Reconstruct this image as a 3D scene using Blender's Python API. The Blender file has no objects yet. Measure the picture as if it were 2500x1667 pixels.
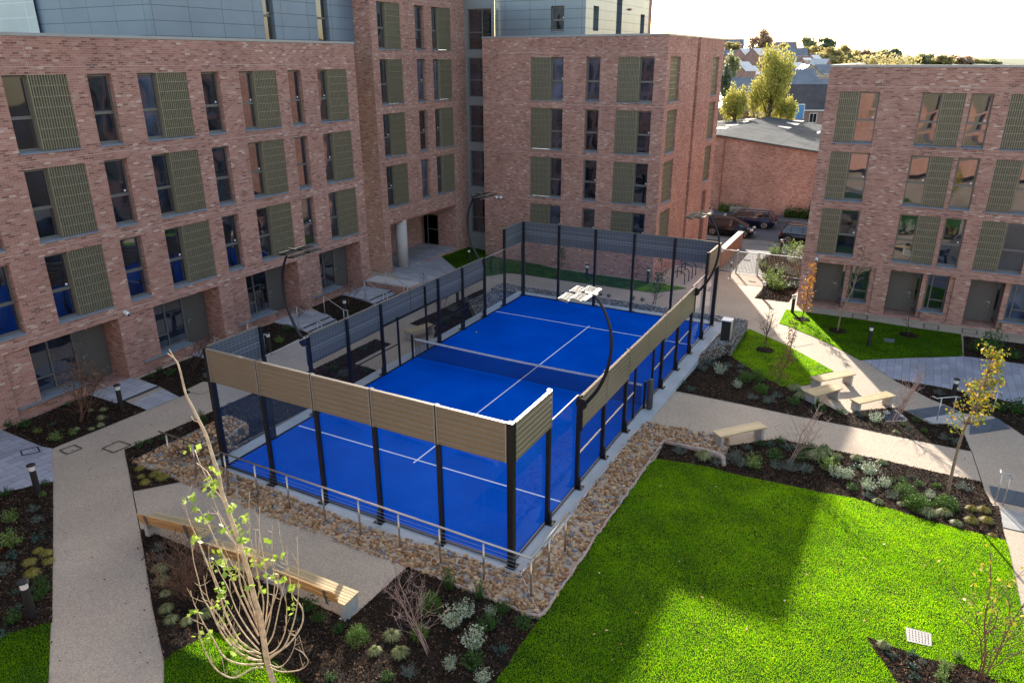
import bpy, bmesh, math, random
import numpy as np
from mathutils import Vector, Matrix
from mathutils.geometry import tessellate_polygon
rnd = random.Random(7); npr = np.random.default_rng(7)
PI = math.pi; rad = math.radians
scene = bpy.context.scene; COL = scene.collection
# ------------------------------------------------------------------ camera (solved from the court's known 10 x 20 m lines)
CAM = np.array([17.2417, -13.3515, 11.7975]); EUL = (1.20376957, 0.00269224, 0.49273843); FPX = 1787.31
Rm = np.array(Matrix(((1,0,0),(0,1,0),(0,0,1))))
def _rot(a, b, c):
    ca,sa,cb,sb,cc,sc = math.cos(a),math.sin(a),math.cos(b),math.sin(b),math.cos(c),math.sin(c)
    return (np.array([[cc,-sc,0],[sc,cc,0],[0,0,1]]) @ np.array([[cb,0,sb],[0,1,0],[-sb,0,cb]]) @ np.array([[1,0,0],[0,ca,-sa],[0,sa,ca]]))
R3 = _rot(*EUL); AXIS = -R3[:,2]
def ray(px, py): return R3 @ np.array([(px-1250)/FPX, -(py-833.5)/FPX, -1.0])
# ------------------------------------------------------------------ ground height field of the sloping courtyard
_HC = np.array([(-8.5,-8,.28),(-8.5,-3,.2),(-8.5,3,.1),(-8.5,8,.06),(-8.5,12,.03),(-8.5,17,-.02),(-7.0,8,.0),(-7.0,13.8,-.02),(-7.0,10.5,.02),(-7.0,16.5,-.05),(-5.2,8,-.22),(-5.2,13,-.40),(-5.2,17,-.46),(-6.8,6,.05),(-10,23,-.45),(-13,30,-.5),(-5,0,.15),(-4,5,0),(-4,10,-.33),(-4,15,-.45),(-3,20,-.6),
 (-4,-5,.25),(2,-3,.2),(0,-8,.28),(6,-3,.2),(12,-2,.2),(12,3,.15),(14,-6,.25),(18,0,.15),(20,-6,.2),(9,-9,.25),
 (12,8,0),(16,8,-.08),(20,8,-.1),(13,12,-.2),(14,16,-.45),(12,21,-.7),(14,25,-.85),(20,27,-.9),(26,27,-.9),(17,20,-.7),(20,14,-.6),(24,17,-.75),(24,11,-.3),(26,4,-.2),
 (0,28.5,-1.05),(-7,27,-.8),(5,27,-1.0),(0,23.5,-.8),(-7,23,-.5),(9,31,-1.15),(9,36,-1.35),(4.5,33,-1.2),(5,10,-.1),(5,3,0.05),(5,17,-.4)])
def _phi(d2): return np.where(d2>1e-9, .5*d2*np.log(np.maximum(d2,1e-9)), 0)
def _tps():
    P=_HC[:,:2]; n=len(P); d=((P[:,None]-P[None])**2).sum(2)
    A=np.zeros((n+3,n+3)); A[:n,:n]=_phi(d)+np.eye(n)*.25; A[:n,n]=1; A[:n,n+1:]=P; A[n,:n]=1; A[n+1:,:n]=P.T
    b=np.zeros(n+3); b[:n]=_HC[:,2]; return np.linalg.solve(A,b)
_W=_tps()
def Hn(XY):
    XY=np.asarray(XY,float).reshape(-1,2); d=((XY[:,None]-_HC[None,:,:2])**2).sum(2); n=len(_HC)
    return np.clip(_phi(d)@_W[:n]+_W[n]+XY@_W[n+1:],-1.6,.5)
def H(x, y): return float(Hn([[x,y]])[0])
def at(px, py, dz=0.0):
    """ground point seen at a pixel of the 2500 px photograph, dz above the ground"""
    d=ray(px,py); z=dz
    for _ in range(12):
        t=(z-CAM[2])/d[2]; p=CAM+t*d; z=H(p[0],p[1])+dz
    return Vector((p[0],p[1],z))
def atz(px, py, z):
    d=ray(px,py); t=(z-CAM[2])/d[2]; return Vector(CAM+t*d)
def far(px, py, depth):
    d=ray(px,py); return Vector(CAM+d*(depth/float(d@AXIS)))
CR=dict(c0=(0,0,630),c1=(500,500,800),c2=(600,0,630),c3=(1130,0,630),c4=(0,400,560),c5=(0,740,560),c6=(1150,500,800),c7=(1950,130,550),c8=(1900,480,600),c9=(350,950,800),
 ca=(900,950,800),cb=(0,1090,560),cc=(0,1300,560),cd=(380,1200,700),ce=(900,1200,700),cf=(1560,960,500),cg=(2000,960,500),ch=(1940,780,560),ci=(1940,1290,565.4),cj=(1600,700,500),ck=(1700,480,350),
 cl=(300,960,400),cm=(640,660,400),cn=(2200,820,300),co=(1700,50,400.5))
def K(c,x,y):
    x0,y0,w=CR[c]; return (x0+x*w/2352, y0+y*w/2352)
def KP(c,pts): return [K(c,*p) for p in pts]
# ------------------------------------------------------------------ object helpers
def props(o, label=None, cat=None, group=None, kind=None):
    if label: o['label']=label
    if cat: o['category']=cat
    if group: o['group']=group
    if kind: o['kind']=kind
    return o
def thing(name, label, cat, loc=(0,0,0), rz=0, group=None, kind=None):
    o=bpy.data.objects.new(name,None); COL.objects.link(o); o.location=loc; o.rotation_euler=(0,0,rz); o.empty_display_size=.2
    return props(o,label,cat,group,kind)
def link(name, me, mat=None, parent=None):
    o=bpy.data.objects.new(name,me); COL.objects.link(o)
    if mat: me.materials.append(mat)
    if parent: o.parent=parent
    return o
def copy_tree(o, parent=None, label=None, mats=None):
    c=o.copy(); COL.objects.link(c); c.parent=parent
    if label: c['label']=label
    for ch in list(o.children): copy_tree(ch,c)
    return c
class MB:
    def __init__(s): s.v=[]; s.f=[]
    def quad(s,a,b,c,d): n=len(s.v); s.v+= [tuple(a),tuple(b),tuple(c),tuple(d)]; s.f.append((n,n+1,n+2,n+3))
    def tri(s,a,b,c): n=len(s.v); s.v+= [tuple(a),tuple(b),tuple(c)]; s.f.append((n,n+1,n+2))
    def mm(s,x0,y0,z0,x1,y1,z1):
        n=len(s.v); s.v+=[(x0,y0,z0),(x1,y0,z0),(x1,y1,z0),(x0,y1,z0),(x0,y0,z1),(x1,y0,z1),(x1,y1,z1),(x0,y1,z1)]
        s.f+=[tuple(n+i for i in q) for q in ((3,2,1,0),(4,5,6,7),(0,1,5,4),(1,2,6,5),(2,3,7,6),(3,0,4,7))]; return s
    def box(s,c,sz,rz=0,M=None):
        hx,hy,hz=sz[0]/2,sz[1]/2,sz[2]/2; n=len(s.v); cr,sr=math.cos(rz),math.sin(rz)
        for x,y,z in ((-hx,-hy,-hz),(hx,-hy,-hz),(hx,hy,-hz),(-hx,hy,-hz),(-hx,-hy,hz),(hx,-hy,hz),(hx,hy,hz),(-hx,hy,hz)):
            if M is not None: p=M@Vector((x,y,z)); s.v.append((c[0]+p[0],c[1]+p[1],c[2]+p[2]))
            else: s.v.append((c[0]+x*cr-y*sr,c[1]+x*sr+y*cr,c[2]+z))
        s.f+=[tuple(n+i for i in q) for q in ((3,2,1,0),(4,5,6,7),(0,1,5,4),(1,2,6,5),(2,3,7,6),(3,0,4,7))]; return s
    def tube(s,pts,r,n=8,cap=True):
        pts=[Vector(p) for p in pts]; m=len(pts); rs=r if isinstance(r,(list,tuple)) else [r]*m; base=len(s.v); up=Vector((.31,.17,.93)).normalized()
        prev=None
        for i,p in enumerate(pts):
            t=(pts[min(i+1,m-1)]-pts[max(i-1,0)]).normalized()
            if prev is None: a=t.cross(up if abs(t.dot(up))<.95 else Vector((1,0,0))).normalized()
            else: a=(prev-t*prev.dot(t)).normalized()
            prev=a; b=t.cross(a)
            for k in range(n):
                w=2*PI*k/n; q=p+(a*math.cos(w)+b*math.sin(w))*rs[i]; s.v.append((q.x,q.y,q.z))
        for i in range(m-1):
            for k in range(n):
                k2=(k+1)%n; s.f.append((base+i*n+k,base+i*n+k2,base+(i+1)*n+k2,base+(i+1)*n+k))
        if cap: s.f.append(tuple(base+k for k in reversed(range(n)))); s.f.append(tuple(base+(m-1)*n+k for k in range(n)))
        return s
    def lathe(s,prof,c=(0,0,0),n=20,axis='z'):
        base=len(s.v)
        for r,z in prof:
            for k in range(n):
                w=2*PI*k/n; x,y=r*math.cos(w),r*math.sin(w)
                s.v.append((c[0]+x,c[1]+y,c[2]+z) if axis=='z' else (c[0]+x,c[1]+z,c[2]+y))
        for i in range(len(prof)-1):
            for k in range(n):
                k2=(k+1)%n; s.f.append((base+i*n+k,base+i*n+k2,base+(i+1)*n+k2,base+(i+1)*n+k))
        s.f.append(tuple(base+k for k in reversed(range(n)))); s.f.append(tuple(base+(len(prof)-1)*n+k for k in range(n)))
        return s
    def prism(s,poly,z0,z1):
        """poly: xy list; z0,z1 numbers or per-vertex lists"""
        m=len(poly); a=z0 if isinstance(z0,(list,tuple)) else [z0]*m; b=z1 if isinstance(z1,(list,tuple)) else [z1]*m; n=len(s.v)
        s.v+=[(p[0],p[1],a[i]) for i,p in enumerate(poly)]+[(p[0],p[1],b[i]) for i,p in enumerate(poly)]
        s.f.append(tuple(n+i for i in reversed(range(m)))); s.f.append(tuple(n+m+i for i in range(m)))
        for i in range(m): j=(i+1)%m; s.f.append((n+i,n+j,n+m+j,n+m+i))
        return s
    def build(s,name,mat,parent=None,world=False,smooth=False,bevel=0):
        me=bpy.data.meshes.new(name); off=(0,0,0)
        if world and parent is not None: off=tuple(parent.location)
        me.from_pydata([(v[0]-off[0],v[1]-off[1],v[2]-off[2]) for v in s.v],[],s.f); me.update()
        bm=bmesh.new(); bm.from_mesh(me)
        if bevel: 
            bmesh.ops.remove_doubles(bm,verts=bm.verts,dist=1e-5)
            es=[e for e in bm.edges if len(e.link_faces)==2 and e.calc_face_angle(0)>.6]
            bmesh.ops.bevel(bm,geom=es,offset=bevel,segments=2,affect='EDGES',profile=.6)
        bmesh.ops.recalc_face_normals(bm,faces=bm.faces); bm.to_mesh(me); bm.free()
        if smooth: me.polygons.foreach_set('use_smooth',[True]*len(me.polygons))
        return link(name,me,mat,parent)
def np_mesh(name, V, F, mat, parent=None, smooth=False):
    """V (n,3) float, F (m,k) int, all faces the same size"""
    me=bpy.data.meshes.new(name); V=np.ascontiguousarray(V,dtype=np.float32); F=np.ascontiguousarray(F,dtype=np.int32); m,k=F.shape
    me.vertices.add(len(V)); me.vertices.foreach_set('co',V.ravel()); me.loops.add(m*k); me.loops.foreach_set('vertex_index',F.ravel())
    me.polygons.add(m); me.polygons.foreach_set('loop_start',np.arange(0,m*k,k,dtype=np.int32)); me.polygons.foreach_set('loop_total',np.full(m,k,dtype=np.int32))
    if smooth: me.polygons.foreach_set('use_smooth',np.ones(m,dtype=bool))
    me.update(calc_edges=True); return link(name,me,mat,parent)
def rand_dirs(n):
    v=npr.normal(size=(n,3)); return v/np.linalg.norm(v,axis=1,keepdims=True)
def leaf_quads(C, size, up_bias=0.0, aspect=.55):
    """one folded-free leaf quad per centre; returns V,F"""
    n=len(C); a=rand_dirs(n); a[:,2]+=up_bias; a/=np.linalg.norm(a,axis=1,keepdims=True); b=np.cross(a,rand_dirs(n)); b/=np.maximum(np.linalg.norm(b,axis=1,keepdims=True),1e-6)
    s=(np.asarray(size)*npr.uniform(.7,1.25,n))[:,None]; 
    V=np.stack([C-a*s*.5,C+b*s*aspect*.5,C+a*s*.5,C-b*s*aspect*.5],1).reshape(-1,3)
    return V,np.arange(n*4).reshape(n,4)
def sample_poly(poly, dens):
    P=[Vector((p[0],p[1],0)) for p in poly]; out=[]
    for t in tessellate_polygon([P]):
        a,b,c=[np.array(P[i][:2]) for i in t]; ar=abs((b[0]-a[0])*(c[1]-a[1])-(c[0]-a[0])*(b[1]-a[1]))/2; n=npr.poisson(ar*dens)
        if n:
            u=npr.random((n,2)); fl=u.sum(1)>1; u[fl]=1-u[fl]; out.append(a+u[:,:1]*(b-a)+u[:,1:]*(c-a))
    return np.concatenate(out) if out else np.zeros((0,2))
def in_poly(XY, poly):
    XY=np.asarray(XY); x,y=XY[:,0],XY[:,1]; r=np.zeros(len(XY),bool); j=len(poly)-1
    for i in range(len(poly)):
        xi,yi=poly[i][0],poly[i][1]; xj,yj=poly[j][0],poly[j][1]
        c=((yi>y)!=(yj>y))&(x<(xj-xi)*(y-yi)/((yj-yi) or 1e-9)+xi); r^=c; j=i
    return r
# ------------------------------------------------------------------ materials
class NT:
    def __init__(s,name):
        s.m=bpy.data.materials.new(name); s.m.use_nodes=True; s.t=s.m.node_tree; s.t.nodes.clear(); s.out=s.t.nodes.new('ShaderNodeOutputMaterial')
    def n(s,ty,**kw):
        nd=s.t.nodes.new('ShaderNode'+ty)
        for k,v in kw.items():
            if k in nd.inputs: 
                if hasattr(v,'is_output'): s.t.links.new(v,nd.inputs[k])
                else: nd.inputs[k].default_value=v
            else: setattr(nd,k,v)
        return nd
    def l(s,a,b): s.t.links.new(a,b)
    def obj(s): return s.n('TexCoord').outputs['Object']
    def noise(s,vec,scale,detail=3,rough=.55): return s.n('TexNoise',Vector=vec,Scale=scale,Detail=detail,Roughness=rough).outputs['Fac']
    def ramp(s,fac,stops,interp='LINEAR'):
        r=s.n('ValToRGB',Fac=fac); cr=r.color_ramp; cr.interpolation=interp
        while len(cr.elements)<len(stops): cr.elements.new(.5)
        for e,(p,c) in zip(cr.elements,stops): e.position=p; e.color=(*c,1)
        return r.outputs['Color']
    def math(s,op,a,b=0.0,c=None):
        nd=s.t.nodes.new('ShaderNodeMath'); nd.operation=op
        for i,v in enumerate((a,b)+((c,) if c is not None else ())):
            if hasattr(v,'is_output'): s.l(v,nd.inputs[i])
            else: nd.inputs[i].default_value=v
        return nd.outputs[0]
    def mix(s,fac,a,b,mode='MIX'):
        nd=s.t.nodes.new('ShaderNodeMix'); nd.data_type='RGBA'; nd.blend_type=mode
        for k,v in ((0,fac),(6,a),(7,b)):
            if hasattr(v,'is_output'): s.l(v,nd.inputs[k])
            else: nd.inputs[k].default_value=v if k==0 else (*v,1)
        return nd.outputs[2]
    def bsdf(s,col,rough=.6,metal=0.0,spec=.5,bump=None,bstr=.3,bdist=.02,**kw):
        b=s.n('BsdfPrincipled'); 
        for k,v in (('Base Color',col),('Roughness',rough),('Metallic',metal),('Specular IOR Level',spec)):
            if hasattr(v,'is_output'): s.l(v,b.inputs[k])
            else: b.inputs[k].default_value=(*v,1) if k=='Base Color' else v
        for k,v in kw.items(): b.inputs[k.replace('_',' ')].default_value=v
        if bump is not None:
            bp=s.n('Bump',Strength=bstr,Distance=bdist,Height=bump); s.l(bp.outputs[0],b.inputs['Normal'])
        return b
    def done(s,b): s.l(b.outputs[0] if hasattr(b,'outputs') else b,s.out.inputs['Surface']); return s.m
def pm(name,col,rough=.6,metal=0.0,var=.18,vs=4,bump=0.0,bs=60,spec=.5,fine=0.0,fs=120):
    t=NT(name); o=t.obj(); lo=tuple(c*(1-var) for c in col); hi=tuple(min(1,c*(1+var)) for c in col)
    c=t.ramp(t.noise(o,vs,4),[(.3,lo),(.7,hi)])
    if fine:
        f=t.noise(o,fs,2); c=t.mix(1.0,c,t.ramp(f,[(.3,(1-fine,)*3),(.7,(1+fine,)*3)]),'MULTIPLY')
    return t.done(t.bsdf(c,rough,metal,spec,bump=t.noise(o,bs,3) if bump else None,bstr=bump))
def island(name,stops,rough=.7,trans=0.0,var=.25,spec=.3,vs=3):
    """colour picked per mesh island (leaf, stone, chip, blade); optional light passing through thin leaves"""
    t=NT(name); g=t.n('NewGeometry').outputs['Random Per Island']; c=t.ramp(g,stops)
    n=t.noise(t.obj(),vs,2); c=t.mix(1.0,c,t.ramp(n,[(.25,(1-var,)*3),(.75,(1+var,)*3)]),'MULTIPLY')
    b=t.bsdf(c,rough,0,spec)
    if not trans: return t.done(b)
    tr=t.n('BsdfTranslucent',Color=c); mx=t.n('MixShader',Fac=trans); t.l(b.outputs[0],mx.inputs[1]); t.l(tr.outputs[0],mx.inputs[2]); return t.done(mx)
def wall_uv(t):
    """vector (along the wall, height) for axis-aligned walls"""
    o=t.n('SeparateXYZ',Vector=t.obj()); nx=t.n('SeparateXYZ',Vector=t.n('NewGeometry').outputs['True Normal'])
    s=t.math('GREATER_THAN',t.math('ABSOLUTE',nx.outputs[0]),.5)
    u=t.math('ADD',t.math('MULTIPLY',o.outputs[0],t.math('SUBTRACT',1.0,s)),t.math('MULTIPLY',o.outputs[1],s))
    hz=t.math('GREATER_THAN',t.math('ABSOLUTE',nx.outputs[2]),.5)
    v=t.math('ADD',t.math('MULTIPLY',o.outputs[2],t.math('SUBTRACT',1.0,hz)),t.math('MULTIPLY',o.outputs[1],hz))
    return t.n('CombineXYZ',X=u,Y=v).outputs[0]
def brick_mat(name,stops,mortar,big=.12,dirt_haze=.0):
    t=NT(name); uv=wall_uv(t)
    br=t.n('TexBrick',Vector=uv,Scale=1.0); br.offset=.5
    br.inputs['Color1'].default_value=(0,0,0,1); br.inputs['Color2'].default_value=(1,1,1,1); br.inputs['Mortar'].default_value=(.5,.5,.5,1)
    for k,v in (('Mortar Size',.008),('Mortar Smooth',.2),('Bias',0),('Brick Width',.225),('Row Height',.075)): br.inputs[k].default_value=v
    sep=t.n('SeparateColor',Color=br.outputs['Color'])
    cl=t.noise(t.obj(),.55,3); g=t.math('ADD',sep.outputs[0],t.math('MULTIPLY',t.math('SUBTRACT',cl,.5),.22))
    c=t.ramp(g,stops); c=t.mix(br.outputs['Fac'],c,mortar)
    n=t.noise(t.obj(),.35,4); c=t.mix(1.0,c,t.ramp(n,[(.3,(1-big,)*3),(.7,(1+big,)*3)]),'MULTIPLY')
    inv=t.math('SUBTRACT',1.0,br.outputs['Fac'])
    return t.done(t.bsdf(c,.88,0,.25,bump=inv,bstr=.5,bdist=.01))
M={}
M['brick']=brick_mat('red_brick',[(.0,(.20,.095,.075)),(.14,(.33,.155,.115)),(.5,(.405,.20,.148)),(.84,(.44,.235,.178)),(.95,(.47,.285,.225)),(.985,(.58,.42,.335))],(.46,.31,.25))
M['brick_orange']=brick_mat('orange_brick',[(.0,(.22,.075,.04)),(.3,(.36,.13,.07)),(.8,(.46,.19,.10)),(1.0,(.5,.25,.15))],(.30,.22,.17))  # more orange brick for the low wing wall
M['brick_far']=pm('far_brick',(.30,.15,.11),.9,vs=2,var=.25)
def panel_mat(name,col,w,h,rough=.45,metal=.0,off=0.0,line=.35,ms=.012):
    t=NT(name); br=t.n('TexBrick',Vector=wall_uv(t),Scale=1.0); br.offset=off
    br.inputs['Color1'].default_value=(*[c*.96 for c in col],1); br.inputs['Color2'].default_value=(*[c*1.04 for c in col],1); br.inputs['Mortar'].default_value=(*[c*line for c in col],1)
    for k,v in (('Mortar Size',ms),('Mortar Smooth',.1),('Brick Width',w),('Row Height',h)): br.inputs[k].default_value=v
    n=t.noise(t.obj(),.6,3); c=t.mix(1.0,br.outputs['Color'],t.ramp(n,[(.3,(.93,)*3),(.7,(1.07,)*3)]),'MULTIPLY')
    return t.done(t.bsdf(c,rough,metal,.5,bump=t.math('SUBTRACT',1.0,br.outputs['Fac']),bstr=.4,bdist=.01))
M['clad']=panel_mat('grey_cladding',(.185,.245,.305),1.8,.58,.38,.2)
M['coping']=pm('coping_metal',(.30,.31,.31),.4,.4,var=.06)
M['frame']=pm('bronze_frame',(.165,.155,.135),.45,.3,var=.05)
M['sill']=pm('sill_metal',(.22,.25,.28),.6,.1,var=.12)
M['louvre']=pm('louvre_slat',(.30,.272,.185),.42,.35,var=.08)
M['louvre_dark']=pm('louvre_back',(.145,.131,.088),.7,0,var=.1)
M['door']=pm('door_paint',(.125,.115,.10),.45,0,var=.06)
M['soffit']=pm('soffit_brick',(.24,.10,.075),.9,var=.15)
M['string']=pm('movement_joint',(.58,.45,.40),.8,var=.08)
def window_glass(name,lo,hi,ior=1.75,wob=.012):
    t=NT(name); r=t.n('ObjectInfo').outputs['Random']; o=t.obj()
    c=t.ramp(r,[(0,lo),(.55,tuple((a+b)/2 for a,b in zip(lo,hi))),(.8,hi),(.93,tuple(min(1,x*3.2) for x in hi)),(1,lo)])
    n=t.noise(o,1.1,1); c=t.mix(1.0,c,t.ramp(n,[(.35,(.5,)*3),(.65,(1.5,)*3)]),'MULTIPLY')
    b=t.bsdf(c,.03,0,.5,bump=t.noise(o,.8,1),bstr=wob,bdist=1.0,IOR=ior); return t.done(b)
M['glass']=window_glass('window_glass',(.006,.009,.016),(.020,.028,.046),2.3)
def clear_glass(name,tint,refl,dirt_haze,dirt_haze_col=(.55,.65,.75),streak=False):
    t=NT(name); fc=t.n('LayerWeight',Blend=.5).outputs['Facing']; fr=t.math('ADD',t.math('MULTIPLY',t.math('POWER',fc,5.0),.9),.04); tr=t.n('BsdfTransparent',Color=(*tint,1)); gl=t.n('BsdfGlossy',Roughness=.015)
    gl.inputs['Color'].default_value=(1,1,1,1)
    mx=t.n('MixShader',Fac=t.math('MULTIPLY',fr,refl)); t.l(tr.outputs[0],mx.inputs[1]); t.l(gl.outputs[0],mx.inputs[2])
    o=t.obj(); mp=t.n('Mapping',Vector=o); mp.inputs['Scale'].default_value=(9,9,.5)
    d=t.n('BsdfDiffuse'); d.inputs['Color'].default_value=(*dirt_haze_col,1); n=t.noise(mp.outputs[0],1.0,4); n2=t.noise(o,1.3,3)
    f=t.math('MULTIPLY',t.math('ADD',t.math('MULTIPLY',n,n2),.12),dirt_haze)
    m2=t.n('MixShader',Fac=f); t.l(mx.outputs[0],m2.inputs[1]); t.l(d.outputs[0],m2.inputs[2]); return t.done(m2)
M['court_glass']=clear_glass('court_glass',(.965,.985,.99),.7,.07,(.10,.45,.85))  # blue of the dirt film also paints light hazing through the glass
M['car_glass']=pm('car_glass',(.012,.016,.022),.04,0,var=.1,spec=.9)
M['black']=pm('black_steel',(.012,.012,.014),.4,.2,var=.15)
M['blackplastic']=pm('black_plastic',(.016,.016,.017),.5,0,var=.12)
M['steel']=pm('brushed_steel',(.50,.46,.41),.28,.9,var=.08)
M['galv']=pm('galvanised_steel',(.55,.54,.50),.4,.7,var=.1)
def blue_turf():
    t=NT('blue_turf'); o=t.obj(); a=t.noise(o,.5,4); b=t.noise(o,160,2)
    c=t.ramp(a,[(.3,(.0,.068,.44)),(.7,(.001,.098,.56))]); c=t.mix(1.0,c,t.ramp(b,[(.3,(.82,)*3),(.7,(1.18,)*3)]),'MULTIPLY')
    return t.done(t.bsdf(c,.95,0,.0,bump=b,bstr=.25,bdist=.004))
M['turf']=blue_turf()
M['line']=pm('court_line',(.78,.80,.82),.8,var=.06,vs=20)
def concrete(name,col,stain=.3):
    t=NT(name); o=t.obj(); a=t.noise(o,.8,6); b=t.noise(o,35,3); v=t.n('TexVoronoi',Vector=o,Scale=1.3).outputs['Distance']
    c=t.ramp(a,[(.3,tuple(x*(1-stain*.7) for x in col)),(.6,col),(.8,tuple(x*1.1 for x in col))]); c=t.mix(1.0,c,t.ramp(b,[(.3,(.9,)*3),(.7,(1.08,)*3)]),'MULTIPLY')
    c=t.mix(1.0,c,t.ramp(v,[(.02,(.45,)*3),(.10,(1,)*3)]),'MULTIPLY')
    return t.done(t.bsdf(c,.8,0,.3,bump=b,bstr=.15))
M['slab']=concrete('concrete_slab',(.46,.48,.49))
M['concrete']=pm('cast_concrete',(.42,.40,.37),.75,var=.1,bump=.1)
M['column']=pm('column_concrete',(.55,.49,.44),.8,var=.08,vs=1.5)
def resin(name,col):
    t=NT(name); o=t.obj(); a=t.noise(o,.35,5); b=t.noise(o,75,3,.7); w=t.n('TexVoronoi',Vector=o,Scale=55.0)
    c=t.ramp(a,[(.3,tuple(x*.86 for x in col)),(.7,tuple(x*1.08 for x in col))])
    c=t.mix(.55,c,t.mix(1.0,c,t.n('SeparateColor',Color=w.outputs['Color']).outputs[0] and t.ramp(t.n('SeparateColor',Color=w.outputs['Color']).outputs[0],[(0,(.55,.52,.5)),(.5,(1,1,1)),(1,(1.5,1.45,1.35))]),'MULTIPLY'))
    c=t.mix(1.0,c,t.ramp(b,[(.3,(.86,)*3),(.7,(1.12,)*3)]),'MULTIPLY')
    return t.done(t.bsdf(c,.82,0,.35,bump=b,bstr=.3,bdist=.006))
M['resin']=resin('resin_path',(.45,.355,.262))
def paver(name,col,w,h,line=.45,ms=.008,rot=0.0,off=.5):
    t=NT(name); mp=t.n('Mapping',Vector=t.obj()); mp.inputs['Rotation'].default_value=(0,0,rot)
    br=t.n('TexBrick',Vector=mp.outputs[0],Scale=1.0); br.offset=off
    br.inputs['Color1'].default_value=(*[c*.86 for c in col],1); br.inputs['Color2'].default_value=(*[c*1.12 for c in col],1); br.inputs['Mortar'].default_value=(*[c*line for c in col],1)
    for k,v in (('Mortar Size',ms),('Mortar Smooth',.2),('Brick Width',w),('Row Height',h)): br.inputs[k].default_value=v
    n=t.noise(t.obj(),.7,5); c=t.mix(1.0,br.outputs['Color'],t.ramp(n,[(.3,(.86,)*3),(.7,(1.1,)*3)]),'MULTIPLY')
    f=t.noise(t.obj(),50,3); c=t.mix(1.0,c,t.ramp(f,[(.3,(.9,)*3),(.7,(1.1,)*3)]),'MULTIPLY')
    return t.done(t.bsdf(c,.8,0,.3,bump=t.math('SUBTRACT',1.0,br.outputs['Fac']),bstr=.35,bdist=.01))
M['paver']=paver('grey_paver',(.36,.35,.38),.6,.3,rot=PI/2)
M['paver_step']=paver('step_paver',(.42,.40,.41),.6,.4,rot=0)
M['slate']=paver('slate_slab',(.095,.11,.13),.8,.8,off=0,rot=.25)
M['step_edge']=pm('step_nosing',(.05,.055,.07),.7,var=.1)
M['tactile']=paver('tactile_slab',(.40,.38,.35),4.0,.07,line=.5,ms=.012,rot=.1,off=0)
M['soil']=pm('dark_soil',(.022,.016,.012),.95,var=.5,vs=5,bump=.8,bs=28,spec=.15,fine=.6,fs=55)
M['bark']=island('bark_chip',[(0,(.010,.006,.004)),(.45,(.030,.017,.010)),(.75,(.072,.038,.021)),(.93,(.15,.083,.045)),(1,(.27,.165,.09))],.95,0,.3,.08)
M['stone']=island('gabion_stone',[(0,(.25,.115,.05)),(.3,(.40,.22,.10)),(.6,(.50,.305,.15)),(.88,(.60,.42,.25)),(.91,(.19,.19,.20)),(1,(.33,.33,.34))],.8,0,.35,vs=14)
M['pebble']=island('grey_pebble',[(0,(.13,.115,.10)),(.4,(.24,.215,.19)),(.75,(.33,.30,.27)),(1,(.46,.43,.40))],.8,0,.2)
M['fabric']=pm('geotextile',(.42,.30,.25),.9,var=.2,vs=9,bump=.3,bs=25)
M['grass_soil']=pm('lawn_base',(.010,.034,.002),.95,var=.45,vs=1.3,spec=.1,fine=.5,fs=40)
def grass_mat():
    t=NT('grass_blade'); g=t.n('NewGeometry').outputs['Random Per Island']; o=t.obj()
    c=t.ramp(g,[(0,(.007,.040,.0005)),(.45,(.012,.062,.0005)),(.8,(.020,.08,.001)),(.96,(.04,.10,.002)),(1,(.10,.13,.02))])
    v=t.mix(1.0,t.ramp(t.noise(o,.55,4),[(.3,(.72,.78,.7)),(.7,(1.25,1.18,1.1))]),t.ramp(t.noise(o,4.5,3),[(.3,(.84,.86,.84)),(.7,(1.13,1.1,1.1))]),'MULTIPLY')
    c1=t.mix(1.0,c,v,'MULTIPLY'); c2=t.mix(1.0,t.ramp(g,[(0,(.20,.60,.002)),(.6,(.38,.80,.003)),(1,(.74,.92,.02))]),v,'MULTIPLY')
    b=t.bsdf(c1,.5,0,.3); tr=t.n('BsdfTranslucent',Color=c2); mx=t.n('MixShader',Fac=.62); t.l(b.outputs[0],mx.inputs[1]); t.l(tr.outputs[0],mx.inputs[2]); return t.done(mx)
M['grass']=grass_mat()
M['asphalt']=pm('asphalt',(.065,.066,.072),.85,var=.2,vs=.6,bump=.2,bs=50,fine=.25,fs=60)
M['pavement']=paver('pavement_slab',(.13,.13,.13),.6,.45)
M['yellow']=pm('yellow_line',(.48,.37,.12),.8,var=.2,vs=6)
M['tan_panel']=pm('tan_acoustic_panel',(.285,.228,.145),.38,.35,var=.05,vs=1.5)
M['panel_edge']=pm('panel_edge',(.40,.37,.31),.35,.4,var=.05)
M['panel_stripe']=pm('panel_stripe',(.21,.225,.23),.45,.2,var=.06); M['panel_back']=panel_mat('panel_backing',(.085,.092,.095),.15,.09,.5,.2,line=1.9,ms=.012)
M['white']=pm('white_paint',(.78,.78,.76),.5,var=.05)
M['lens']=pm('lamp_lens',(.75,.73,.66),.35,var=.08,vs=20)
M['wood']=None
def wood(name,a,b):
    t=NT(name); mp=t.n('Mapping',Vector=t.obj()); mp.inputs['Scale'].default_value=(1.2,14,14); n=t.noise(mp.outputs[0],2.2,5,.6)
    r=t.n('NewGeometry').outputs['Random Per Island']; c=t.ramp(n,[(.3,a),(.7,b)]); c=t.mix(1.0,c,t.ramp(r,[(0,(.85,.85,.85)),(1,(1.15,1.12,1.08))]),'MULTIPLY')
    return t.done(t.bsdf(c,.5,0,.35,bump=n,bstr=.12))
M['wood']=wood('oiled_pine',(.42,.24,.085),(.60,.37,.15)); M['wood_pale']=wood('pale_timber',(.42,.31,.155),(.56,.43,.24))
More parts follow.
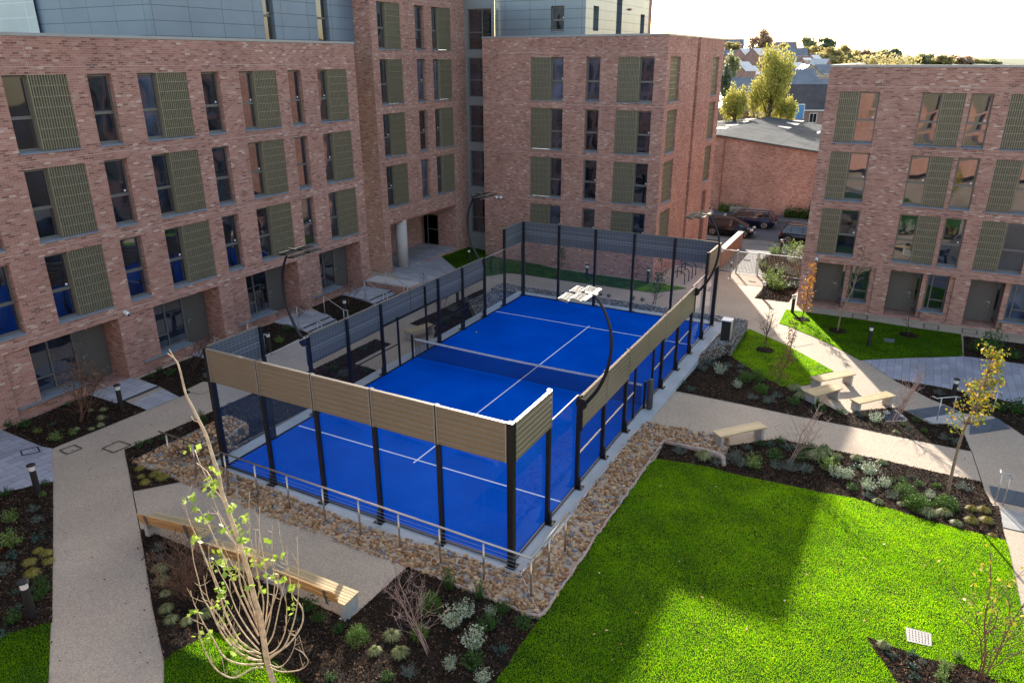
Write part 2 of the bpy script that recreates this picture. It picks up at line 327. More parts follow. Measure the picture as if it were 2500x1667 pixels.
M['twig']=pm('pale_twig',(.58,.46,.30),.8,var=.35,vs=9,bump=.3,bs=40); M['twig_brown']=pm('brown_twig',(.16,.085,.05),.8,var=.3,vs=12); M['twig_pink']=pm('pinkish_twig',(.34,.23,.19),.75,var=.2,vs=12); M['twig_dark']=pm('dark_trunk',(.085,.06,.042),.85,var=.3,vs=8)
M['trunk']=pm('sapling_trunk',(.25,.185,.12),.8,var=.25,vs=10)
L=lambda n,*st,**k: island(n,[(i/(len(st)-1),c) for i,c in enumerate(st)],k.get('rough',.5),k.get('trans',.35),k.get('var',.2))
M['lf_lime']=L('lime_leaf',(.20,.36,.03),(.38,.52,.06),(.45,.58,.12)); M['lf_box']=L('box_leaf',(.03,.085,.012),(.08,.17,.02),(.17,.27,.04),trans=.2)
M['lf_var']=L('variegated_leaf',(.07,.14,.05),(.24,.32,.16),(.62,.66,.48),(.72,.74,.60),trans=.2); M['lf_grey']=L('grey_leaf',(.06,.085,.06),(.14,.17,.13),(.26,.29,.24),trans=.15)
M['lf_green']=L('green_leaf',(.025,.07,.015),(.05,.12,.025),(.10,.19,.04)); M['lf_blue']=L('bluegreen_leaf',(.03,.075,.05),(.06,.12,.085),(.12,.18,.13),trans=.15)
M['lf_euph']=L('spurge_leaf',(.06,.13,.03),(.17,.27,.06),(.36,.43,.13)); M['lf_gold']=L('gold_grass',(.20,.18,.03),(.40,.33,.06),(.55,.47,.14)); M['lf_pale']=L('pale_grass',(.16,.21,.06),(.36,.38,.15),(.58,.56,.32))
M['lf_orange']=L('orange_leaf',(.45,.13,.01),(.60,.25,.02),(.70,.42,.05)); M['lf_rust']=L('rust_leaf',(.13,.055,.03),(.24,.10,.05),(.34,.17,.09)); M['lf_yellow']=L('yellow_leaf',(.40,.36,.02),(.60,.50,.04),(.66,.58,.12))
M['lf_rowan']=L('rowan_leaf',(.10,.17,.02),(.25,.30,.03),(.50,.38,.03),(.62,.33,.02)); M['lf_brown']=L('brown_leaf',(.09,.05,.03),(.16,.085,.05),(.22,.13,.08),trans=.2); M['lf_red']=L('red_leaf',(.35,.03,.015),(.5,.07,.02),trans=.3)
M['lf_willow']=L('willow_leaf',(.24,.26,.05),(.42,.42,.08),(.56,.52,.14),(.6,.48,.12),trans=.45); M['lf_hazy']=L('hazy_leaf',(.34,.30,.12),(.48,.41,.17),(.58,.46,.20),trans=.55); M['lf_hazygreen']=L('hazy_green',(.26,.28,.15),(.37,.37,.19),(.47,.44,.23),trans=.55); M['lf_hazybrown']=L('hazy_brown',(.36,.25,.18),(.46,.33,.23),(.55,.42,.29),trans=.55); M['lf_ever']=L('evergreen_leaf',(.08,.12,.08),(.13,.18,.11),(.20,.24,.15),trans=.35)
# ================================================================== GROUND
SLAB=(-.62,-.62,10.62,20.62)
def sheet(name, poly, mat, dz, kind='structure', grid=1.0, hole=None, world_poly=False, parent=None, zfun=None):
    """flat polygon (pixel or world xy) draped over the sloping courtyard"""
    P=[(p[0],p[1]) for p in (poly if world_poly else [at(*q) for q in poly])]
    bm=bmesh.new(); vs=[bm.verts.new((x,y,0)) for x,y in P]; bm.faces.new(vs)
    x0,x1=min(p[0] for p in P),max(p[0] for p in P); y0,y1=min(p[1] for p in P),max(p[1] for p in P)
    cuts=[((x,0,0),(1,0,0)) for x in np.arange(math.ceil(x0/grid)*grid,x1,grid)]+[((0,y,0),(0,1,0)) for y in np.arange(math.ceil(y0/grid)*grid,y1,grid)]
    if hole: cuts+=[((hole[0],0,0),(1,0,0)),((hole[2],0,0),(1,0,0)),((0,hole[1],0),(0,1,0)),((0,hole[3],0),(0,1,0))]
    for co,no in cuts: bmesh.ops.bisect_plane(bm,geom=bm.verts[:]+bm.edges[:]+bm.faces[:],plane_co=co,plane_no=no,dist=1e-5)
    if hole:
        kill=[f for f in bm.faces if hole[0]<f.calc_center_median().x<hole[2] and hole[1]<f.calc_center_median().y<hole[3]]
        bmesh.ops.delete(bm,geom=kill,context='FACES')
    bmesh.ops.triangulate(bm,faces=bm.faces)
    co=np.array([v.co[:2] for v in bm.verts]); z=(zfun(co) if zfun else Hn(co))+dz
    for v,zz in zip(bm.verts,z): v.co.z=zz
    bmesh.ops.recalc_face_normals(bm,faces=bm.faces)
    for f in bm.faces:
        if f.normal.z<0: f.normal_flip()
    me=bpy.data.meshes.new(name); bm.to_mesh(me); bm.free()
    o=link(name,me,mat,parent)
    if kind: o['kind']=kind
    return o,P
sheet('courtyard_path',[(-16,-16),(36,-16),(36,34.5),(-16,34.5)],M['resin'],0,hole=SLAB,world_poly=True)
# the slope from the gate down to the street, the street itself and the wide land beyond
SZ=-2.15
def ramp_z(co): return np.interp(co[:,1],[34.5,46.5],[0,1])*SZ+np.interp(co[:,1],[34.5,46.5],[1,0])*Hn(np.stack([co[:,0],np.full(len(co),34.5)],1))
sheet('street_approach',[(4.2,34.5),(36,34.5),(36,47.0),(4.2,47.0)],M['pavement'],0,world_poly=True,zfun=ramp_z)
m=MB(); m.mm(-60,47.0,SZ-.6,90,48.2,SZ+.02); m.build('pavement_near',M['pavement'])['kind']='structure'
m=MB(); m.mm(-60,57.2,SZ-.6,90,59.9,SZ+.03); m.build('pavement_far',M['pavement'])['kind']='structure'
m=MB(); m.mm(-60,48.2,SZ-.6,90,57.2,SZ-.11); m.build('street',M['asphalt'])['kind']='structure'
for y in (48.55,48.8):
    m=MB(); m.mm(-60,y,SZ-.12,90,y+.07,SZ-.106); m.build('road_marking',M['yellow'])['kind']='structure'
def hill():
    V=[];F=[]; ds=[20,46,60,75,95,118,150,200,250,320,400,480,600,900,1500,3000,6000]; zs=[-6,-6,-2.2,-2,-1,.5,1.5,3,5.5,10,16,19,20,19,17,14,13.5]
    hd=AXIS.copy(); hd[2]=0; hd/=np.linalg.norm(hd); sd=np.array([hd[1],-hd[0],0]); an=np.linspace(-1.1,1.1,34)
    for d,z in zip(ds,zs):
        for a in an:
            p=CAM+hd*d+sd*d*math.tan(a)*.9; k=a; zz=z-(max(0,k-.12)*16 if d>150 else 0)*min(1,d/400); V.append((p[0],p[1],max(zz,-4)-.4))
    n=len(an)
    for i in range(len(ds)-1):
        for j in range(n-1): F.append((i*n+j,i*n+j+1,(i+1)*n+j+1,(i+1)*n+j))
    o=np_mesh('hillside',np.array(V),np.array(F),pm('hill_grass',(.10,.12,.045),.95,var=.3,vs=.05),smooth=True); o['kind']='structure'
hill()
m=MB(); m.quad((-400,-400,-8),(400,-400,-8),(400,400,-8),(-400,400,-8)); m.build('ground',M['soil'])['kind']='structure'
# ---- lawns
def lawn(poly, dens, hgt, wid, label):
    o,P=sheet('lawn',poly,M['grass_soil'],.018,grid=1.0)
    XY=sample_poly(P,dens); n=len(XY); z=Hn(XY)+.012
    keep=np.ones(n,bool)
    for hp in HOLES: keep&=~in_poly(XY,hp)
    XY=XY[keep]; z=z[keep]; n=len(XY)
    cl=np.sin(XY[:,0]*3.1+np.sin(XY[:,1]*2.3))*np.sin(XY[:,1]*3.7+np.sin(XY[:,0]*1.9)); h=hgt*(npr.uniform(.6,1.25,n)+.22*cl); w=wid*npr.uniform(.6,1.2,n)
    a=npr.uniform(0,2*PI,n); b=npr.uniform(0,2*PI,n); ln=h*npr.uniform(.05,.6,n)
    dx,dy=np.cos(a)*w/2,np.sin(a)*w/2; B=np.stack([XY[:,0],XY[:,1],z],1)
    V=np.stack([B+np.stack([-dx,-dy,0*z],1),B+np.stack([dx,dy,0*z],1),B+np.stack([np.cos(b)*ln,np.sin(b)*ln,h],1)],1).reshape(-1,3)
    g=np_mesh('lawn_grass',V,np.arange(n*3).reshape(n,3),M['grass']); g['kind']='stuff'; props(g,label,'grass'); return P
HOLES=[]
MANHOLE=[at(*K('ci',*p)) for p in ((1125,1005),(1385,1075),(1390,1205),(1140,1150))]
HOLES.append([(p.x,p.y) for p in MANHOLE])
MAN2=[at(*K('ch',*p)) for p in ((910,195),(1025,205),(1020,240),(925,230))]; HOLES.append([(p.x,p.y) for p in MAN2])
LAWN_NEAR=KP('cf',[(190,760),(520,800),(800,850),(1050,920),(1400,1000),(1900,1100)])+KP('cg',[(0,1140),(400,1210),(860,1340),(1250,1470),(1620,1560)])+KP('ci',[(2145,130),(2170,200),(2300,800),(2400,1250)])+[(2550,1720),(2353+60,1655)]+KP('ci',[(1720,1390),(1320,1325),(720,1100),(780,1190),(1040,1568)])+[(2240,1760),(1150,1760)]+KP('ce',[(1030,1568),(1160,1400),(1230,1280),(1360,1110),(1410,1035),(1480,960),(1560,830),(1740,570),(1850,400),(2075,90)])+KP('cf',[(0,985),(100,830)])
lawn(LAWN_NEAR,4600,.036,.0115,'bright green mown lawn with sun patches beside the stone-filled strip')
lawn(KP('cd',[(70,1395),(140,1330),(220,1285),(350,1220),(480,1160),(640,1190),(820,1290),(1000,1400),(1120,1490),(1220,1580)])+[(760,1720),(400,1720)],4600,.036,.0115,'small rounded patch of bright grass around the pale multi-stemmed tree')
lawn([(0,1552),(86,1530),(125,1517),(122,1590),(117,1720),(-60,1720),(-60,1570)],4200,.036,.012,'shaded corner of lawn at the left edge below the bollards')
lawn(KP('cj',[(1075,485),(1540,690),(2050,975),(1790,1030),(1870,1100),(1720,1135),(1440,1150),(1220,1030),(1000,890),(850,790),(900,690)]),2400,.038,.016,'wedge of lawn beside the curved path, partly in the shade')
LAWN_D=KP('cj',[(1500,265),(1640,280)])+KP('c8',[(250,1105),(700,1165),(1250,1250),(1750,1320),(1765,1530),(1200,1545),(780,1568),(520,1425),(330,1340),(75,1235),(8,1215)])
lawn(LAWN_D,2000,.038,.018,'long lawn in front of the right-hand block, sunlit at its left tip')
LAWN_C=[(1078,627)]+[(1128,600),(1186,612),(1350,655),(1595,690)]+KP('c6',[(1420,575),(1550,600),(1320,635),(1000,590),(385,503),(270,492),(100,515)])+KP('c1',[(2010,500),(1810,465)])
lawn(LAWN_C,1000,.05,.03,'dark shaded grass strip at the foot of the middle brick block')
# ---- planting beds
BEDS=[]
def bed(poly, dens, label, dz=.012, csz=.045, wp=False):
    o,P=sheet('planting_bed',poly,M['soil'],dz,grid=1.0,world_poly=wp); BEDS.append(P)
    XY=sample_poly(P,dens); n=len(XY); C=np.stack([XY[:,0],XY[:,1],Hn(XY)+dz+npr.uniform(.008,.03,n)],1)
    a=rand_dirs(n); a[:,2]*=.35; a/=np.linalg.norm(a,axis=1,keepdims=True); b=np.cross(a,rand_dirs(n)*np.array([.35,.35,1])); b/=np.maximum(np.linalg.norm(b,axis=1,keepdims=True),1e-6)
    s=(csz*npr.uniform(.5,1.5,n))[:,None]; w=s*npr.uniform(.25,.45,n)[:,None]
    V=np.stack([C-a*s*.5-b*w*.5,C+a*s*.5-b*w*.5,C+a*s*.5+b*w*.5,C-a*s*.5+b*w*.5],1).reshape(-1,3)
    g=np_mesh('bark_mulch',V,np.arange(n*4).reshape(n,4),M['bark']); g['kind']='stuff'; props(g,label,'bark mulch')
bed(KP('c5',[(30,1300),(1000,905),(1250,985),(1320,1025),(1500,1100),(540,1490),(430,1470)])+[],700,'dark bark mulch around the low plants under the left-hand ground floor window')
bed(KP('c5',[(1430,775),(2140,490),(2400,430),(2200,810),(2080,805),(1905,890),(1960,915),(1845,965),(1670,870)]),500,'bark mulch in the bed left of the court behind the corner panel')
bed(KP('c1',[(60,1010),(400,870),(590,815),(665,850),(690,880),(775,915),(600,1000),(390,1105),(90,1190)]),450,'bark mulch left of the lower flight of steps')
bed(KP('c1',[(765,740),(1020,640),(1150,650),(1230,705),(1100,790),(950,860),(905,830),(860,790)]),450,'bark mulch between the two flights of steps')
bed(KP('c1',[(700,1215),(1225,965),(1340,1000),(1072,1140),(1235,1190),(1120,1290),(760,1460)]),450,'bark mulch beside the court fence near the seat alcove')
bed(KP('c1',[(1470,855),(1960,620),(2010,600),(2010,790),(1690,975),(1640,960),(1655,900)]),400,'bark mulch behind the far half of the left court fence')
bed([(128,1519),(130,1300),(130,1176),(0,1204),(-60,1216),(-60,1575),(0,1553),(86,1531)],800,'bark mulch left of the wide path near the bollards')
bed([(443,1176),(324,1199.5),(304,1098)]+[K('c5',2240,1090),K('c5',2330,1060)]+KP('cl',[(1480,330),(1390,380),(160,985),(230,1040),(400,1110),(600,1170),(820,1270)]),700,'narrow bark mulch strip beside the left end of the stone-filled strip')
BED_NEAR=[(342,1291)]+KP('cd',[(60,370),(1010,790),(1590,1050)])+[(995,1384)]+KP('ce',[(640,745),(860,835),(1180,960),(1290,1025),(1395,1050),(1360,1110),(1230,1280),(1160,1400),(1030,1568)])+[(1150,1740),(765,1740)]+KP('cd',[(1220,1580),(1120,1490),(1000,1400),(820,1290),(640,1190),(480,1160),(350,1220),(220,1285),(140,1330),(70,1390)])+[(372,1480)]
bed(BED_NEAR,900,'dark bark mulch of the large bed in front of the benches',csz=.04)
BED_R=KP('cj',[(165,1185),(590,620),(720,520),(800,640),(870,700),(850,790),(1000,890),(1220,1030),(1440,1150),(1640,1145),(1760,1260),(2180,1470),(2352,1420)])+KP('ch',[(1000,905),(1060,905),(1140,940),(1330,1040),(1400,1075),(1560,1075),(1720,1130),(1810,1350),(1200,1230),(600,1100),(0,985)])
bed(BED_R,700,'bark mulch between the court and the timber stools')
BED_M=KP('cf',[(300,560),(960,720),(1000,690),(1045,605),(1600,525),(2352,680)])+KP('cg',[(0,625),(700,760),(1400,920),(1870,1020),(1890,1100),(1990,1290),(2060,1300),(2110,1565)])+KP('ci',[(2145,128),(1700,20)])+KP('cg',[(1620,1560),(1250,1470),(860,1340),(400,1210),(0,1140)])+KP('cf',[(1900,1100),(1400,1000),(1050,920),(800,850),(520,800),(190,760)])
bed(BED_M,900,'bark mulch in the sunny planting strip above the big lawn',csz=.045)
bed(KP('ch',[(1000,612),(1540,705),(2150,835),(2352,875),(2420,1240),(2230,1110),(2030,990),(1720,960),(1560,880),(1400,820)]),500,'shaded bark mulch beside the railed steps on the right')
bed(KP('ch',[(1730,170),(2352,252),(2500,272),(2500,480),(2352,460),(1800,385),(1735,380)]),450,'shaded bark mulch under the right-hand block at the edge of the photo')
bed(KP('ci',[(725,1105),(1320,1325),(1720,1390),(2250,1568)])+[(2520,1720),(2225,1740)]+KP('ci',[(1040,1568),(780,1190)]),900,'bark mulch in the pointed bed inside the sunny lawn')
BED_G=KP('ck',[(1010,1120),(1150,965),(1770,890)])+KP('cj',[(1640,20),(1530,180),(1140,130)])+KP('ck',[(1060,1550),(1190,1370)])
bed(BED_G,500,'bark mulch in the planted bed beside the gate',csz=.075)
bed([tuple(at(*p)[:2]) for p in ((538,995),(618,960),(700,927),(765,903),(835,920),(880,933))]+[(-.64,5.6),(-.64,.9),(-2.2,1.0)],450,'dark bark mulch between the left path and the near left corner of the court',.009,wp=True)
# ---- paved areas
sheet('paving',KP('c5',[(-30,1290),(430,1470),(530,1490)])+[(131,1176),(0,1204),(-60,1217)],M['paver'],.012)
sheet('paving',KP('ch',[(690,412),(1730,380),(1800,385),(2352,460),(2500,482),(2500,915),(2352,870),(2150,830),(1540,700),(1000,605)]),M['paver'],.012)
POD=KP('c1',[(1345,375),(1620,285),(1725,300),(1800,320),(1700,375),(1815,465),(1640,540),(1500,575),(1345,500)])
sheet('paving',POD,M['paver_step'],.014)
sheet('paving',KP('ch',[(1140,935),(1530,880),(1700,960),(1320,1020)]),M['slate'],.016)
sheet('paving',KP('ch',[(1800,1062),(2080,1010),(2220,1120),(1790,1182)]),M['slate'],.016)
sheet('paving',KP('ch',[(900,945),(1040,925),(1180,1045),(930,1055)]),M['slate'],.03)
sheet('paving',KP('cg',[(1950,1060),(2460,1165),(2460,1330),(2000,1230)]),M['slate'],.016)
sheet('tactile_paving',KP('cg',[(2075,1325),(2460,1400),(2460,1620),(2110,1540)]),M['tactile'],.018)
sheet('paving',KP('c5',[(1345,1030),(1670,880),(1840,965),(1510,1098)]),M['paver_step'],.016)
# thin dark joints where resin bays meet, and recessed cover outlines
def outline(pts,w,mat,name,dz=.02):
    b=MB(); P=[at(*p,dz) for p in pts]
    for a,c in zip(P,P[1:]+P[:1]):
        d=(c-a); n=Vector((-d.y,d.x,0)).normalized()*w/2; b.quad(a-n,c-n,c+n,a+n)
    return b.build(name,mat)
for i,(q,lab) in enumerate(((KP('c5',[(610,1505),(760,1450),(840,1485),(690,1545)]),'recessed access cover in the resin path, nearest the grey paving'),(KP('c5',[(1050,1485),(1220,1410),(1345,1450),(1160,1530)]),'recessed access cover in the resin path beside the narrow bed'),
    (KP('c5',[(210,1510),(385,1470),(410,1520),(230,1560)]),'recessed access cover in the grey paving at the left edge'),(KP('c5',[(1250,870),(1340,838),(1410,862),(1320,900)]),'recessed access cover in the landing before the first door'),
    (KP('c8',[(715,1120),(855,1138),(850,1175),(712,1158)]),'recessed access cover in the path before the first right-hand window'),(KP('c8',[(1395,1215),(1535,1235),(1532,1272),(1395,1252)]),'recessed access cover in the path before the second brick pier'),(KP('c8',[(1758,1262),(1900,1282),(1905,1320),(1765,1300)]),'recessed access cover in the path before the third right-hand door'))):
    props(outline(q,.035,M['soil'],'access_cover',.024),lab,'access cover','recessed access covers set in the paths')
for pts,lab,nm in ((MANHOLE,'pale perforated metal cover in the sunny lawn','lawn_cover'),(MAN2,'grey inspection cover in the shaded right-hand lawn','lawn_cover')):
    c=sum(pts,Vector())/4; t=thing(nm,lab,'manhole cover',c)
    b=MB(); b.prism([(p.x,p.y) for p in pts],[p.z-.06 for p in pts],[p.z+.03 for p in pts]); b.build('plate',pm('cover_plate',(.36,.335,.31) if nm and pts is MANHOLE else (.2,.2,.22),.6,.3,var=.3,vs=30),t,world=True)
    b=MB()
    for i in range(7):
        for j in range(5):
            p=pts[0].lerp(pts[1],(i+1)/8); q=pts[3].lerp(pts[2],(i+1)/8); e=p.lerp(q,(j+1)/6); b.mm(e.x-.007,e.y-.022,e.z+.028,e.x+.007,e.y+.022,e.z+.034)
    s=b.build('slot',M['black'],t,world=True); s['kind']='stuff'
# ================================================================== STONE-FILLED GABIONS
def ico(sub):
    bm=bmesh.new(); bmesh.ops.create_icosphere(bm,subdivisions=sub,radius=1); V=np.array([v.co[:] for v in bm.verts]); F=np.array([[v.index for v in f.verts] for f in bm.faces]); bm.free(); return V,F
_IV,_IF=ico(2); _IV1,_IF1=ico(1)
def stones(C, size, name, mat, parent=None, flat=.75, hi=False):
    n=len(C); bV,bF=(_IV,_IF) if hi else (_IV1,_IF1); k=len(bV); vs=[]
    for i in range(8):
        v=bV.copy()
        for _ in range(5):
            d=rand_dirs(1)[0]; h=npr.uniform(.45,.8); dd=v@d; v-=np.outer(np.maximum(dd-h,0),d)
        v*=1+.10*npr.normal(size=(k,1)); vs.append(v)
    out=np.empty((n,k,3))
    for i in range(n):
        q=npr.normal(size=4); q/=np.linalg.norm(q); w,x,y,z=q; Rq=np.array([[1-2*(y*y+z*z),2*(x*y-z*w),2*(x*z+y*w)],[2*(x*y+z*w),1-2*(x*x+z*z),2*(y*z-x*w)],[2*(x*z-y*w),2*(y*z+x*w),1-2*(x*x+y*y)]])
        s=size*npr.uniform(.6,1.3)*np.array([npr.uniform(.8,1.3),npr.uniform(.7,1.1),npr.uniform(.6,.9)]); out[i]=C[i]+((vs[i%8]*s)@Rq.T)
    F=(bF[None]+np.arange(n)[:,None,None]*k).reshape(-1,3); o=np_mesh(name,out.reshape(-1,3),F,mat,parent); o['kind']='stuff'; return o
def gabion(name,label,poly,ztop,zbot,size=.075,dens=110,mat='stone',face_dens=90,world_poly=False,wire=True,hi=False):
    P=[(p[0],p[1]) for p in (poly if world_poly else [at(*q,ztop if ztop>.3 else 0) for q in poly])]
    Hs=Hn(P); zt=[float(h)+ztop for h in Hs]; t=thing(name,label,'gabion',(P[0][0],P[0][1],zbot))
    b=MB(); b.prism(P,zbot,[z-.05 for z in zt]); b.build('basket_core',pm('gabion_core',(.10,.07,.045),.95,var=.3),t,world=True)
    XY=sample_poly(P,dens); C=np.stack([XY[:,0],XY[:,1],Hn(XY)+ztop-.03+npr.uniform(-.03,.03,len(XY))],1)
    for i in range(len(P)):
        a,c=np.array(P[i]),np.array(P[(i+1)%len(P)]); ln=np.linalg.norm(c-a); h=min(zt[i],zt[(i+1)%len(P)])-zbot; n=int(ln*max(h,0)*face_dens)
        if n: u=npr.random(n)[:,None]; q=a+(c-a)*u; C=np.concatenate([C,np.concatenate([q,zbot+npr.random((n,1))*h],1)])
    o=stones(C,size,'stone_fill',M[mat],None,hi=hi); o.parent=t; o.matrix_parent_inverse=Matrix.Translation(-Vector(t.location))
    if wire:
        b=MB()
        for i in range(len(P)):
            j=(i+1)%len(P); b.tube([(P[i][0],P[i][1],zt[i]+.03),(P[j][0],P[j][1],zt[j]+.03)],.006,5)
        b.build('wire_edge',M['galv'],t,world=True)
    return t,P,zt
gabion('gabion','long low strip of tan stones between the benches and the near glass wall',KP('cl',[(150,985),(640,740),(1060,760),(1300,1030)])+[(520,1145)]+[]+[(0,0)][:0]+KP('c9',[(520,560)])+KP('ca',[(0,1000),(560,1160),(1085,1340)])+KP('ce',[(1290,640),(1410,1020),(1290,1015),(1180,955),(860,830),(640,740),(320,615)])+[(727,1283),(443,1175)]+KP('cl',[(600,1160),(400,1100)]),.03,-.4,.072,135,hi=True)
gabion('gabion','raised block of tan stones outside the left end of the near glass wall',KP('cl',[(640,745),(1400,372),(1490,318),(1775,430),(1480,650),(1060,765)]),.42,-.2,.075,120)
gabion('gabion','sloping strip of tan stones between the court slab and the sunny lawn',KP('ce',[(1250,690),(1330,600),(1560,330),(1700,165)])+KP('ca',[(1505,830),(1790,480),(1900,335)])+KP('cf',[(75,335),(700,452),(1043,525),(1000,690),(955,745),(600,625),(290,560),(150,740),(0,960)])+KP('ce',[(2070,90),(1850,395),(1740,565),(1560,825),(1480,955),(1405,1028)]),.03,-.4,.068,125,hi=True)
gabion('gabion','bed of small grey stones outside the far right corner of the court',[(10.66,15.6),(10.66,20.66)]+[tuple(at(*K("cj",*p),.55)[:2]) for p in ((640,320),(1065,380),(870,668),(815,655))],.55,-1.0,.045,260,'pebble',140,world_poly=True)
gabion('gabion','band of grey stones along the far glass wall',[(-2.4,20.7),(10.6,20.7),(10.4,22.1),(4,22.2),(-2.4,22.0)],.55,-1.0,.045,160,'pebble',60,world_poly=True)
gabion('gabion','patch of grey stones beside the far left corner of the court',[(-.66,16.2),(-.66,20.6),(-2.3,20.6),(-2.3,18.2)],.45,-1.0,.045,160,'pebble',60,world_poly=True)
# wrinkled geotextile edge between the stones and the lawn
def fabric(pts,label,h=.10):
    P=[at(*p) for p in pts]; Q=[]
    for a,b in zip(P,P[1:]):
        k=max(2,int((b-a).length/.12)); Q+=[a.lerp(b,i/k) for i in range(k)]
    Q.append(P[-1]); b=MB(); b.tube([(q.x+rnd.uniform(-.025,.025),q.y+rnd.uniform(-.025,.025),q.z+.06+rnd.uniform(-.02,.03)) for q in Q],[.028+rnd.uniform(-.012,.02) for _ in Q],7)
    props(b.build('geotextile_edge',M['fabric'],smooth=True),label,'edging')
fabric(KP('ce',[(1290,1020),(1410,1030),(1480,960),(1560,830),(1740,570),(1850,400),(2075,90)])+KP('cf',[(0,970),(150,745),(285,555)]),'wrinkled pale fabric edge between tan stones and the bright lawn')
b=MB(); Q=[at(*K('cf',*p),.1) for p in ((300,560),(450,592),(600,625),(760,668),(880,700),(960,740),(975,820))]
b.tube(Q,[.05,.065,.08,.095,.10,.10,.07],10); props(b.build('fabric_roll',M['fabric'],smooth=True),'rolled brown fabric lying along the stone strip beside the low shrubs','fabric roll')

# ---- leaves and crumbs of bark blown onto the paths and grass
def litter(poly,dens,mat,name,label,sz,dz=.02):
    P=[at(*p)[:2] for p in poly]; XY=sample_poly(P,dens); n=len(XY); C=np.stack([XY[:,0],XY[:,1],Hn(XY)+dz+npr.uniform(0,.012,n)],1); a=rand_dirs(n); a[:,2]*=.15; a/=np.linalg.norm(a,axis=1,keepdims=True); b=np.cross(a,np.array([0,0,1.])); b/=np.maximum(np.linalg.norm(b,axis=1,keepdims=True),1e-6)
    s=(sz*npr.uniform(.4,1.5,n))[:,None]; V=np.stack([C-a*s*.5,C+b*s*.28,C+a*s*.5,C-b*s*.28],1).reshape(-1,3); o=np_mesh(name,V,np.arange(n*4).reshape(n,4),mat); o['kind']='stuff'; props(o,label,'leaf litter')
litter([(119,1660),(125,1517),(130,1300),(131,1176),(128,1095),(357,1002),(533,945),(533,999),(304,1098),(324,1200),(343,1300),(408,1660)],2.6,M['bark'],'fallen_leaves','scattered dark leaves and crumbs on the wide path at the left',.05)
litter([(1640,955),(2060,1039),(2372,1101),(2397,1177),(2060,1104),(1900,1071),(1782,1088),(1600,1030)],2.6,M['bark'],'fallen_leaves','scattered crumbs on the straight path at the right',.045)
litter([(1800,690),(1850,740),(1930,790),(2040,850),(2180,925),(2300,985),(2190,995),(2060,1005),(1960,945),(2030,905),(1925,850),(1830,800),(1740,760)],2.2,M['bark'],'fallen_leaves','scattered leaves on the curved path from the gate',.05)
litter([(1560,1200),(1700,1160),(2000,1240),(2400,1340),(2450,1480),(2050,1560),(1300,1640)],1.3,island('fallen_leaf',[(0,(.35,.16,.05)),(.5,(.5,.33,.12)),(1,(.6,.5,.32))],.7,0,.3),'fallen_leaves','few tan leaves lying on the big lawn',.07,.06)

def joint(pts,name='path_joint',w=.022):
    b=MB(); P=[at(*p,.006) for p in pts]
    for a,c in zip(P,P[1:]):
        n=max(1,int((c-a).length/.5)); d=(c-a); q=Vector((-d.y,d.x,0)).normalized()*w/2
        for i in range(n):
            e,f=a.lerp(c,i/n),a.lerp(c,(i+1)/n); e.z=H(e.x,e.y)+.006; f.z=H(f.x,f.y)+.006; b.quad(e-q,f-q,f+q,e+q)
    o=b.build(name,M['soil']); o['kind']='structure'
joint([(324,1199.5),(342,1291)]); joint([(2372,1101),(2397,1177)]); joint([K('c5',1960,915),K('c5',2050,935),K('c5',2205,880)]); joint([K('ch',20,283),K('ch',190,250)])
# ================================================================== PADEL COURT
court=thing('padel_court','blue padel court enclosed by glass walls and tan acoustic panels','padel court',(5,10,0))
m=MB(); m.prism([(SLAB[0],SLAB[1]),(SLAB[2],SLAB[1]),(SLAB[2],SLAB[3]),(SLAB[0],SLAB[3])],-1.3,0); m.build('slab',M['slab'],court,True)
m=MB(); m.mm(0,0,.003,10,20,.016); m.build('court_floor',M['turf'],court,True)
for a in ((.02,3.025,9.98,3.075),(.02,16.925,9.98,16.975),(4.975,2.85,5.025,3.024),(4.975,3.076,5.025,16.924),(4.975,16.976,5.025,17.15)):
    m=MB(); m.mm(a[0],a[1],.014,a[2],a[3],.0205); m.build('court_line',M['line'],court,True)
# black ground rail round the playing surface
m=MB()
for a in ((-.05,-.06,10.05,-.01),(-.05,20.01,10.05,20.06),(-.06,-.01,-.01,20.01),(10.01,-.01,10.06,20.01)): m.mm(a[0],a[1],.002,a[2],a[3],.05)
m.build('base_rail',M['black'],court,True)
def post(x,y,h,nx,ny,big=False):
    """upright with gusset foot; (nx,ny) points outwards"""
    m=MB(); w=.08 if big else .055; cx,cy=x+nx*(w),y+ny*(w)
    m.mm(cx-w,cy-w,.012,cx+w,cy+w,h)
    if not big:
        tx,ty=abs(ny)*.05,abs(nx)*.05
        for (d0,d1,z) in ((.05,.17,.30),(.05,.10,.55)):
            a=[(x+nx*d0-tx,y+ny*d0-ty),(x+nx*d0+tx,y+ny*d0+ty),(x+nx*d1+tx,y+ny*d1+ty),(x+nx*d1-tx,y+ny*d1-ty)]
            m.prism(a,[.012]*4,[z+.22,z+.22,z,z])
    px,py=x+nx*.12,y+ny*.12; m.mm(px-.14,py-.14,.001,px+.14,py+.14,.016)
    for sx in (-.1,.1):
        for sy in (-.1,.1): m.lathe([(.014,.016),(.014,.045)],(px+sx,py+sy,0),6)
    for zz in (.6,1.45,2.3): m.box((x+nx*.02,y+ny*.02,zz),(.07+.03*abs(ny),.07+.03*abs(nx),.035))
    m.build('post',M['black'],court,True)
for x in (2,4,6,8): post(x,0,3.98,0,-1); post(x,20,3.98,0,1)
